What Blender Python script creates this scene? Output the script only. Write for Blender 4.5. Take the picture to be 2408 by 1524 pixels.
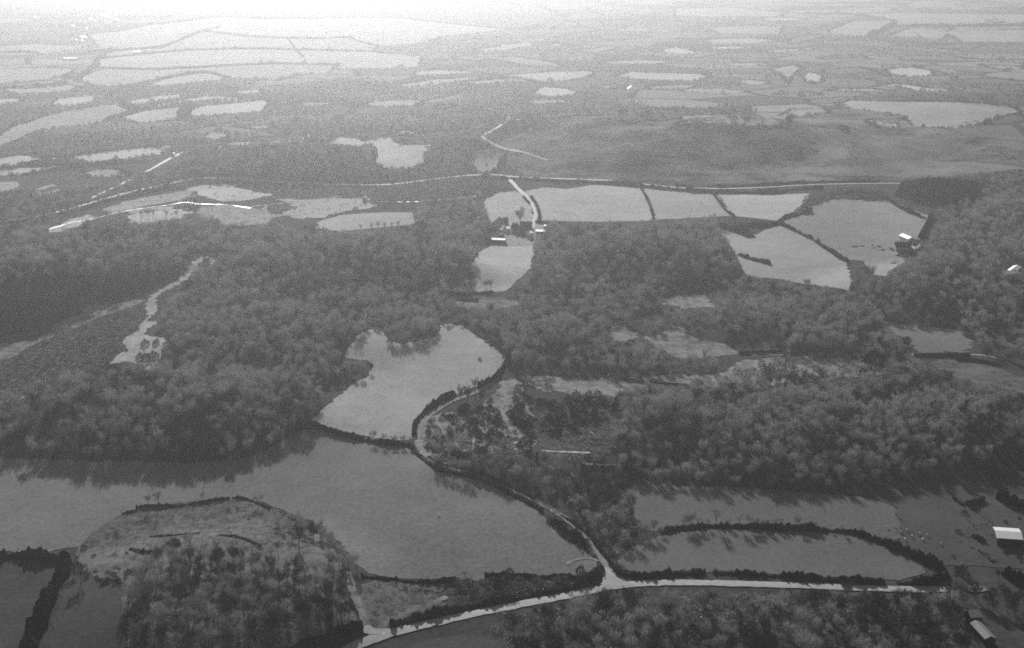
import bpy, bmesh, math, random
import numpy as np
from mathutils import Vector, Matrix
from mathutils.geometry import delaunay_2d_cdt

sc = bpy.context.scene
for o in list(bpy.data.objects):
    bpy.data.objects.remove(o)
rng = np.random.default_rng(7)
random.seed(7)

# ------------------------------------------------------------------ camera, sky, sun, exposure
CAM_H, PITCH, LENS = 272.0, math.radians(16.1), 50.0
cam = bpy.data.cameras.new("camera")
cam_o = bpy.data.objects.new("camera", cam)
sc.collection.objects.link(cam_o)
cam.lens, cam.sensor_width, cam.sensor_fit = LENS, 36.0, 'HORIZONTAL'
cam.clip_start, cam.clip_end = 1.0, 60000.0
cam_o.location = (0, 0, CAM_H)
cam_o.rotation_euler = (math.pi / 2 - PITCH, 0, 0)
sc.camera = cam_o

SUN_AZ, SUN_EL = math.radians(-8.5), math.radians(20.5)      # azimuth clockwise from +Y
w = bpy.data.worlds.new("World")
sc.world = w
w.use_nodes = True
nt = w.node_tree
sky = nt.nodes.new('ShaderNodeTexSky')
sky.sky_type = 'NISHITA'
sky.sun_disc = False
sky.sun_elevation, sky.sun_rotation = SUN_EL, SUN_AZ
bw = nt.nodes.new('ShaderNodeRGBToBW')                        # black-and-white film
nt.links.new(sky.outputs[0], bw.inputs[0])
nt.links.new(bw.outputs[0], nt.nodes['Background'].inputs[0])
nt.nodes['Background'].inputs[1].default_value = 0.06
sun = bpy.data.lights.new("sun", 'SUN')
sun.energy, sun.angle, sun.color = 4.7, math.radians(0.5), (1, 1, 1)
sun_o = bpy.data.objects.new("sun", sun)
sc.collection.objects.link(sun_o)
sdir = Vector((math.sin(SUN_AZ) * math.cos(SUN_EL), math.cos(SUN_AZ) * math.cos(SUN_EL), math.sin(SUN_EL)))
sun_o.rotation_euler = (-sdir).to_track_quat('-Z', 'Y').to_euler()
sun_o.location = (0, 0, 600)
sc.view_settings.view_transform = 'Standard'
sc.view_settings.look = 'None'
sc.view_settings.gamma = 1.0
sc.view_settings.use_curve_mapping = False
sc.view_settings.exposure = 0.38
HAZE_DENSITY, HAZE_G = 1.15e-4, 0.81
sc.cycles.max_bounces = 3
sc.cycles.diffuse_bounces = 1
sc.cycles.glossy_bounces = 1
sc.cycles.volume_bounces = 0
sc.cycles.use_denoising = False
sc.cycles.use_adaptive_sampling = False
sc.cycles.filter_width = 1.7
sc.cycles.denoiser = 'OPENIMAGEDENOISE'
sc.cycles.denoising_input_passes = 'RGB_ALBEDO_NORMAL'
sc.cycles.caustics_reflective = False
sc.cycles.sample_clamp_indirect = 0.25

# ------------------------------------------------------------------ picture coordinates <-> ground
# all plans below were measured on the photograph in view pixels (2408 x 1524) or in enlarged crops of it
VF, VCX, VCY = 50.0 / 36.0 * 2408.0, 1204.0, 762.0
REG = {'V': (0, 0, 0.58789), 'A': (0, 0, 1.6936), 'B': (1300, 0, 1.6053), 'C': (2700, 0, 1.6934), 'D': (0, 850, 1.6936),
       'E': (1300, 850, 1.6053), 'F': (2700, 850, 1.6934), 'G': (0, 1692, 1.6936), 'H': (1300, 1692, 1.6936),
       'I': (2600, 1692, 1.6096), 'K': (3500, 1900, 2.203), 'J': (1850, 780, 4.816), 'L': (3400, 850, 4.816),
       'M': (3800, 950, 5.081), 'N': (280, 1950, 2.0067), 'O': (3700, 2000, 6.081), 'Q': (1650, 1480, 2.6733)}


def px(reg, s):
    """'x,y x,y' in a crop -> (n,2) view pixels; a letter in front of a point switches the crop."""
    out = []
    for t in s.split():
        r = reg
        if t[0].isalpha():
            r, t = t[0], t[1:]
        a, b = t.split(',')
        ox, oy, k = REG[r]
        out.append(((ox + float(a) / k) * 0.58789, (oy + float(b) / k) * 0.58789))
    return np.array(out)


cp, sp = math.cos(PITCH), math.sin(PITCH)


def ray(p):
    u = (p[:, 0] - VCX) / VF
    v = -(p[:, 1] - VCY) / VF
    d = np.stack([u, cp + v * sp, -sp + v * cp], 1)
    return d / np.linalg.norm(d, axis=1)[:, None]


def flat(x, y):
    d = ray(np.array([[x, y]], float))[0]
    return d[:2] * (CAM_H / -d[2])


def project(P):
    x, y, z = P[:, 0], P[:, 1], P[:, 2] - CAM_H
    f = y * cp - z * sp
    u = y * sp + z * cp
    return np.stack([VCX + VF * x / f, VCY - VF * u / f], 1)


def sstep(t):
    t = np.clip(t, 0, 1)
    return t * t * (3 - 2 * t)


def wob(x, y, s, k):
    return (np.sin(x / s + 1.3 * k) * np.sin(y / (s * 1.27) + 2.1 * k) + 0.5 * np.sin(x / (s * .43) - y / (s * .61) + k)) / 1.5


# scarp of the left wood: base line (x -> y) and its height
_sb = [flat(-350, 900), flat(-100, 832), flat(0, 803), flat(180, 748), flat(330, 685), flat(440, 640), flat(520, 615)]
SBX, SBY = [p[0] for p in _sb], [p[1] for p in _sb]
SBH = [30, 28, 26, 18, 9, 2, 0]


def dome(x, y, cx, cy, rx, ry, H, rot=0.0, pw=1.0):
    c, s = math.cos(rot), math.sin(rot)
    dx, dy = x - cx, y - cy
    a, b = (dx * c + dy * s) / rx, (-dx * s + dy * c) / ry
    return H * sstep(np.clip(1 - np.sqrt(a * a + b * b), 0, 1) * pw)


RISES = [(flat(vx, vy), rx, ry, H) for vx, vy, rx, ry, H in ((330, 985, 135, 82, 13), (1960, 1030, 165, 72, 11), (650, 810, 115, 85, 9), (850, 640, 140, 80, 18), (1490, 625, 95, 75, 19),
                              (2270, 690, 125, 105, 12), (690, 400, 175, 120, 18), (1340, 815, 70, 55, 6), (1790, 770, 80, 60, 6), (1230, 1100, 70, 40, 5))]
KNOLL_C, DARK_C = flat(520, 1420), flat(2228, 478)


def terrain(x, y):
    x = np.asarray(x, float)
    y = np.asarray(y, float)
    h = 0.9 * wob(x, y, 90, 1) * sstep((y - 300) / 300)
    h = h + 6.0 * wob(x, y, 620, 2) * sstep((y - 2400) / 900)
    # the rough knoll in the near corner
    c = KNOLL_C
    h = h + dome(x, y, c[0], c[1], 88, 92, 9.0, 0, 1.5)
    # wooded scarp
    yb = np.interp(x, SBX, SBY)
    hm = np.interp(x, SBX, SBH) * np.where(x < SBX[0] - 200, 0.9, 1)
    run = np.maximum(hm * 2.9, 1.0)
    d = y - yb
    h = h + hm * sstep(d / run) * (1 - sstep((d - run) / 520.0))
    # moorland hill
    h = h + dome(x, y, 190, 1740, 430, 260, 34.0, 0.04, 1.1)
    # dark round knoll
    c = DARK_C
    h = h + dome(x, y, c[0], c[1] + 24, 46, 44, 13.0, 0, 1.4)
    # far rises on the right
    h = h + dome(x, y, 720, 1960, 420, 300, 22.0, 0.1, 1.0)
    # the woods stand on rounded rises
    for (cx_, cy_), rx, ry, H in RISES:
        h = h + dome(x, y, cx_, cy_, rx, ry, H, 0.0, 1.25)
    # folds of the moor
    mo = sstep((y - 1480) / 120) * (1 - sstep((y - 1760) / 130)) * sstep((x + 120) / 120)
    h = h + mo * (4.5 * wob(x, y, 48, 11) + 2.6 * wob(x + y * .6, y, 23, 5))
    return h


SURF = terrain


def hit(p):
    """view pixels -> points on the terrain (first crossing)."""
    p = np.atleast_2d(np.asarray(p, float))
    d = ray(p)
    d[:, 2] = np.minimum(d[:, 2], -0.02)
    tf = CAM_H / -d[:, 2]
    k = np.linspace(.78, 1.03, 130)
    T = tf[:, None] * k[None]
    Z = SURF(d[:, :1] * T, d[:, 1:2] * T)
    below = (d[:, 2:] * T + CAM_H) < Z
    first = np.where(below.any(1), below.argmax(1), len(k) - 1)
    r = np.arange(len(p))
    hi = T[r, first]
    lo = T[r, np.maximum(first - 1, 0)]
    for _ in range(14):
        m = (lo + hi) / 2
        P = d * m[:, None]
        bl = (P[:, 2] + CAM_H) < SURF(P[:, 0], P[:, 1])
        hi = np.where(bl, m, hi)
        lo = np.where(bl, lo, m)
    P = d * ((lo + hi) / 2)[:, None]
    P[:, 2] = terrain(P[:, 0], P[:, 1])
    return P


def at(reg, s):
    return hit(px(reg, s))


def inpoly(q, poly):
    x, y = q[:, 0], q[:, 1]
    r = np.zeros(len(q), bool)
    n = len(poly)
    j = n - 1
    for i in range(n):
        xi, yi = poly[i]
        xj, yj = poly[j]
        c = ((yi > y) != (yj > y)) & (x < (xj - xi) * (y - yi) / (yj - yi + 1e-12) + xi)
        r ^= c
        j = i
    return r


# ------------------------------------------------------------------ object helpers
def link(o):
    sc.collection.objects.link(o)
    return o


def mesh_obj(name, V, F, mat=None, parent=None, smooth=False, mats=None, fm=None):
    me = bpy.data.meshes.new(name)
    me.from_pydata([tuple(v) for v in np.asarray(V, float)], [], [tuple(int(i) for i in f) for f in F])
    if mats:
        for m in mats:
            me.materials.append(m)
        if fm is not None:
            me.polygons.foreach_set('material_index', np.asarray(fm, np.int32))
    elif mat:
        me.materials.append(mat)
    if smooth:
        me.polygons.foreach_set('use_smooth', np.ones(len(me.polygons), bool))
    me.update()
    o = link(bpy.data.objects.new(name, me))
    if parent:
        o.parent = parent
    return o


def empty(name, loc, rz=0.0, s=1.0):
    o = link(bpy.data.objects.new(name, None))
    o.location = loc
    o.rotation_euler = (0, 0, rz)
    o.scale = (s, s, s)
    return o


def tag(o, label=None, cat=None, group=None, kind=None):
    if label:
        o['label'] = label
    if cat:
        o['category'] = cat
    if group:
        o['group'] = group
    if kind:
        o['kind'] = kind
    return o


# ------------------------------------------------------------------ materials (greys only: the picture is black-and-white)
def mat_new(name, rough=0.9, spec=0.2, metal=0.0):
    m = bpy.data.materials.new(name)
    m.use_nodes = True
    b = m.node_tree.nodes['Principled BSDF']
    b.inputs['Roughness'].default_value = rough
    b.inputs['Specular IOR Level'].default_value = spec
    b.inputs['Metallic'].default_value = metal
    return m, m.node_tree, b


def grey(v):
    return (v, v, v, 1)


def mat_land(name, lo, hi, layers=((0.02, .5), (0.12, .3), (0.7, .4)), rnd=0.10, rough=0.95, stretch=None, spec=0.0):
    """ground cover: several scales of noise between two greys, a little different from patch to patch."""
    m, t, b = mat_new(name, rough, spec)
    g = t.nodes.new('ShaderNodeNewGeometry')
    acc = None
    vec = g.outputs['Position']
    if stretch:
        mp = t.nodes.new('ShaderNodeMapping')
        mp.inputs['Scale'].default_value = stretch
        mp.inputs['Rotation'].default_value = (0, 0, 0.25)
        t.links.new(vec, mp.inputs[0])
        vec = mp.outputs[0]
    for s, a in layers:
        n = t.nodes.new('ShaderNodeTexNoise')
        n.inputs['Scale'].default_value = s
        n.inputs['Detail'].default_value = 3
        t.links.new(vec, n.inputs['Vector'])
        k = t.nodes.new('ShaderNodeMath')
        k.operation = 'MULTIPLY_ADD'
        k.inputs[1].default_value = a * 2
        k.inputs[2].default_value = -a
        t.links.new(n.outputs['Fac'], k.inputs[0])
        if acc is None:
            acc = k.outputs[0]
        else:
            ad = t.nodes.new('ShaderNodeMath')
            t.links.new(acc, ad.inputs[0])
            t.links.new(k.outputs[0], ad.inputs[1])
            acc = ad.outputs[0]
    oi = t.nodes.new('ShaderNodeObjectInfo')
    rr = t.nodes.new('ShaderNodeMapRange')
    rr.inputs['To Min'].default_value = 0.5 - rnd * 2
    rr.inputs['To Max'].default_value = 0.5 + rnd * 2
    t.links.new(oi.outputs['Random'], rr.inputs['Value'])
    ad = t.nodes.new('ShaderNodeMath')
    t.links.new(acc, ad.inputs[0])
    t.links.new(rr.outputs[0], ad.inputs[1])
    mr = t.nodes.new('ShaderNodeMix')
    mr.data_type = 'RGBA'
    mr.inputs['A'].default_value = grey(lo)
    mr.inputs['B'].default_value = grey(hi)
    t.links.new(ad.outputs[0], mr.inputs['Factor'])
    t.links.new(mr.outputs['Result'], b.inputs['Base Color'])
    return m


def far_patchwork(m):
    """beyond two kilometres the ground itself carries the plots and hedge lines too small to tell apart."""
    t = m.node_tree
    b = t.nodes['Principled BSDF']
    old = b.inputs['Base Color'].links[0].from_socket
    g = t.nodes.new('ShaderNodeNewGeometry')
    mp = t.nodes.new('ShaderNodeMapping')
    mp.inputs['Scale'].default_value = (1 / 150, 1 / 105, 0)
    mp.inputs['Rotation'].default_value = (0, 0, .35)
    t.links.new(g.outputs['Position'], mp.inputs[0])
    vc, ve = t.nodes.new('ShaderNodeTexVoronoi'), t.nodes.new('ShaderNodeTexVoronoi')
    ve.feature = 'DISTANCE_TO_EDGE'
    for v in (vc, ve):
        v.voronoi_dimensions = '2D'
        v.inputs['Scale'].default_value = 1.0
        v.inputs['Randomness'].default_value = .85
        t.links.new(mp.outputs[0], v.inputs['Vector'])
    sx = t.nodes.new('ShaderNodeSeparateXYZ')
    t.links.new(vc.outputs['Color'], sx.inputs[0])
    tone = t.nodes.new('ShaderNodeMapRange')
    tone.inputs['To Min'].default_value = .05
    tone.inputs['To Max'].default_value = .26
    t.links.new(sx.outputs[0], tone.inputs['Value'])
    ed = t.nodes.new('ShaderNodeMapRange')
    ed.inputs['From Min'].default_value = .03
    ed.inputs['From Max'].default_value = .06
    t.links.new(ve.outputs['Distance'], ed.inputs['Value'])
    m1 = t.nodes.new('ShaderNodeMix')
    m1.data_type = 'RGBA'
    m1.inputs['A'].default_value = grey(.035)
    t.links.new(ed.outputs[0], m1.inputs['Factor'])
    t.links.new(tone.outputs[0], m1.inputs['B'])
    py = t.nodes.new('ShaderNodeSeparateXYZ')
    t.links.new(g.outputs['Position'], py.inputs[0])
    far = t.nodes.new('ShaderNodeMapRange')
    far.inputs['From Min'].default_value = 1650
    far.inputs['From Max'].default_value = 1950
    t.links.new(py.outputs[1], far.inputs['Value'])
    m2 = t.nodes.new('ShaderNodeMix')
    m2.data_type = 'RGBA'
    t.links.new(far.outputs[0], m2.inputs['Factor'])
    t.links.new(old, m2.inputs['A'])
    t.links.new(m1.outputs['Result'], m2.inputs['B'])
    t.links.new(m2.outputs['Result'], b.inputs['Base Color'])


def mat_plant(name, v, var=0.35, spec=0.0):
    m, t, b = mat_new(name, 0.55 if spec else 0.9, spec)
    oi = t.nodes.new('ShaderNodeObjectInfo')
    g = t.nodes.new('ShaderNodeNewGeometry')
    n = t.nodes.new('ShaderNodeTexNoise')
    n.inputs['Scale'].default_value = 0.35
    t.links.new(g.outputs['Position'], n.inputs['Vector'])
    ad = t.nodes.new('ShaderNodeMath')
    t.links.new(oi.outputs['Random'], ad.inputs[0])
    t.links.new(n.outputs['Fac'], ad.inputs[1])
    mr = t.nodes.new('ShaderNodeMapRange')
    mr.inputs['From Min'].default_value = 0.4
    mr.inputs['From Max'].default_value = 1.6
    mr.inputs['To Min'].default_value = v * (1 - var)
    mr.inputs['To Max'].default_value = v * (1 + var)
    t.links.new(ad.outputs[0], mr.inputs['Value'])
    t.links.new(mr.outputs[0], b.inputs['Base Color'])
    return m


def mat_plain(name, v, rough=0.8, spec=0.05, metal=0.0, var=0.2, scale=1.2):
    m, t, b = mat_new(name, rough, spec, metal)
    tc = t.nodes.new('ShaderNodeTexCoord')
    n = t.nodes.new('ShaderNodeTexNoise')
    n.inputs['Scale'].default_value = scale
    n.inputs['Detail'].default_value = 4
    t.links.new(tc.outputs['Object'], n.inputs['Vector'])
    mr = t.nodes.new('ShaderNodeMapRange')
    mr.inputs['To Min'].default_value = v * (1 - var)
    mr.inputs['To Max'].default_value = min(v * (1 + var), .9)
    t.links.new(n.outputs['Fac'], mr.inputs['Value'])
    t.links.new(mr.outputs[0], b.inputs['Base Color'])
    return m


M = dict(
    ground=mat_land('rough_ground', .030, .085, ((.006, .5), (.05, .5), (.35, .7))),
    meadow=mat_land('meadow', .10, .22, ((.010, .6), (.06, .3), (.45, .6), (1.5, .9))),
    pasture=mat_land('pasture', .19, .42, ((.012, .5), (.07, .3), (.45, .6), (1.4, .9))),
    dull=mat_land('dull_vignette_pasture', .055, .10, ((.015, .6), (.08, .5), (.4, .7), (1.2, .5))),  # barn side of the field: vignette falloff put into the grey
    pale=mat_land('pale_pasture', .27, .52, ((.008, .5), (.05, .35), (.4, .8), (1.0, .6))),
    knoll=mat_land('knoll_grass', .055, .17, ((.03, .7), (.16, 1.0), (.8, 1.0))),
    strip=mat_land('strip_pasture', .095, .165, ((.010, .6), (.06, .3), (.45, .6), (1.5, .9))),
    dark=mat_land('corner_vignette_pasture', .05, .09, ((.015, .6), (.08, .5), (.4, .7), (1.2, .5))),  # bottom corner fields, lens vignette painted in as a darker grey
    rough=mat_land('rough_grass', .10, .30, ((.03, .6), (.16, 1.0), (.8, 1.0))),
    moor=mat_land('moor', .02, .21, ((.005, 1.2), (.02, 1.0), (.12, .8)), stretch=(1, 1.7, 1)),
    earth=mat_land('bare_earth', .22, .46, ((.04, .6), (.25, .9), (1.2, .6))),
    road=mat_land('road_surface', .20, .36, ((.03, .6), (.3, .8), (1.5, .8)), rough=.8, spec=.25),
    track=mat_land('track_surface', .17, .34, ((.03, .5), (.3, .8), (1.5, .6))),
    twig=mat_plant('twigs', .44, .4, .5),
    twig_dark=mat_plant('dark_twigs', .09, .4, .2),
    twig_pale=mat_plant('pale_twigs', .56, .3, .55),
    bark=mat_plant('bark', .16),
    needle=mat_plant('evergreen', .030),
    hedge=mat_plant('hedge_twigs', .040),
    bush=mat_plant('bush_twigs', .16, .45, .3),
    wall_stone=mat_plain('stone_wall', .34, var=.35, scale=2.5),
    wall_dark=mat_plain('dark_wall', .06, var=.3),
    wall_white=mat_plain('limewash', .72, var=.08),
    roof_dark=mat_plain('slate', .07, rough=.7, var=.3),
    roof_mid=mat_plain('grey_roofing', .20, rough=.6, var=.25),
    roof_white=mat_plain('galvanised_sheet', .60, rough=.55, spec=.5, metal=.3, var=.06, scale=.3),
    glass=mat_plain('window_glass', .02, rough=.15, spec=.6),
    door=mat_plain('door_paint', .05),
    rubble=mat_plain('rubble', .30, var=.6, scale=1.6),
    muck=mat_plain('dark_heap', .035, var=.4),
    wood=mat_plain('felled_wood', .42, var=.3),
    fleece=mat_plain('fleece', .85, var=.1),
    sheep_face=mat_plain('sheep_face', .04),
    post=mat_plain('weathered_post', .07),
)
m, t, b = mat_new('stream_water', .55, .6)
b.inputs['Base Color'].default_value = grey(.08)
nz = t.nodes.new('ShaderNodeTexNoise')
nz.inputs['Scale'].default_value = .6
bp = t.nodes.new('ShaderNodeBump')
bp.inputs['Strength'].default_value = .35
bp.inputs['Distance'].default_value = .3
t.links.new(nz.outputs['Fac'], bp.inputs['Height'])
t.links.new(bp.outputs[0], b.inputs['Normal'])
M['water'] = m

far_patchwork(M['ground'])

# ------------------------------------------------------------------ ground
def axis(a0, a1, step, lo, hi):
    c = list(np.arange(a0, a1 + .1, step))
    s, v = step, c[-1]
    while v < hi:
        s = min(s * 1.16, 420)
        v += s
        c.append(v)
    s, v = step, c[0]
    while v > lo:
        s = min(s * 1.16, 420)
        v -= s
        c.insert(0, v)
    return np.array(c)


gx = axis(-560, 700, 7.5, -9000, 9000)
gy = np.concatenate([(_a := axis(330, 1150, 6.0, -1500, 1150))[_a <= 1150.5], (_b := axis(1159, 2050, 9.0, 1158, 16000))[_b > 1151]])
GX, GY = np.meshgrid(gx, gy)
GZ = terrain(GX, GY)
nx, ny = len(gx), len(gy)
idx = np.arange(nx * ny).reshape(ny, nx)
quads = np.stack([idx[:-1, :-1], idx[:-1, 1:], idx[1:, 1:], idx[1:, :-1]], -1).reshape(-1, 4)
ground = mesh_obj('ground', np.stack([GX, GY, GZ], -1).reshape(-1, 3), quads, M['ground'], smooth=True)
tag(ground, 'rough dark winter ground between the fields and woods', 'ground', kind='structure')



def gz(x, y):
    """height of the ground mesh itself (bilinear between its vertices)."""
    i = np.clip(np.searchsorted(gx, x) - 1, 0, nx - 2)
    j = np.clip(np.searchsorted(gy, y) - 1, 0, ny - 2)
    u = np.clip((x - gx[i]) / (gx[i + 1] - gx[i]), 0, 1)
    v = np.clip((y - gy[j]) / (gy[j + 1] - gy[j]), 0, 1)
    return (GZ[j, i] * (1 - u) + GZ[j, i + 1] * u) * (1 - v) + (GZ[j + 1, i] * (1 - u) + GZ[j + 1, i + 1] * u) * v


SURF = gz
OPEN = []          # open land in view pixels: no tree may stand in it or rise in front of it


def resample(P, step, closed=False):
    P = np.asarray(P, float)
    if closed:
        P = np.vstack([P, P[:1]])
    d = np.concatenate([[0], np.cumsum(np.linalg.norm(np.diff(P[:, :2], axis=0), axis=1))])
    n = max(int(d[-1] / step), 2)
    t = np.linspace(0, d[-1], n + 1)
    Q = np.stack([np.interp(t, d, P[:, k]) for k in range(P.shape[1])], 1)
    return Q[:-1] if closed else Q


def smooth_path(P, it=2, closed=False):
    P = np.asarray(P, float)
    for _ in range(it):
        if closed:
            a, b = P, np.roll(P, -1, 0)
            P = np.stack([.75 * a + .25 * b, .25 * a + .75 * b], 1).reshape(-1, P.shape[1])
        else:
            a, b = P[:-1], P[1:]
            Q = np.stack([.75 * a + .25 * b, .25 * a + .75 * b], 1).reshape(-1, P.shape[1])
            P = np.vstack([P[:1], Q[1:-1], P[-1:]])
    return P


def sheet(name, poly, mat, lift=.10, ragged=0.0, label=None, cat='field', open_land=True, step=None, kind='structure'):
    """a piece of land cover that follows the terrain; poly in view pixels."""
    if open_land:
        OPEN.append(poly)
    P = smooth_path(hit(poly), 1 if np.mean(poly[:, 1]) > 850 else 0, True)
    dist = np.linalg.norm(P[:, :2].mean(0))
    size = np.ptp(P[:, :2], axis=0)
    s = step or max(6.0, dist / 120)
    if max(size) < 6 * s:
        s = max(max(size) / 6, .6)
    B = resample(P, s * .6, True)[:, :2]
    if ragged:
        B = B + rng.normal(0, ragged, B.shape)
    inner = np.stack(np.meshgrid(np.arange(B[:, 0].min(), B[:, 0].max(), s), np.arange(B[:, 1].min(), B[:, 1].max(), s)), -1).reshape(-1, 2)
    inner = inner + rng.uniform(-.15, .15, inner.shape) * s
    inner = inner[inpoly(inner, B)]
    allp = np.vstack([B, inner])
    nb = len(B)
    r = delaunay_2d_cdt([Vector(p) for p in allp], [(i, (i + 1) % nb) for i in range(nb)], [list(range(nb))], 1, 1e-5)
    V = np.array([(v.x, v.y) for v in r[0]])
    Z = gz(V[:, 0], V[:, 1]) + lift
    fc = []
    for f in r[2]:
        a, b_, c = (V[i] for i in f[:3])
        cr = (b_[0] - a[0]) * (c[1] - a[1]) - (b_[1] - a[1]) * (c[0] - a[0])
        fc.append(f if cr > 0 else f[::-1])
    o = mesh_obj(name, np.column_stack([V, Z]), fc, mat, smooth=True)
    tag(o, label, cat if label else None, kind=kind)
    return o


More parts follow.
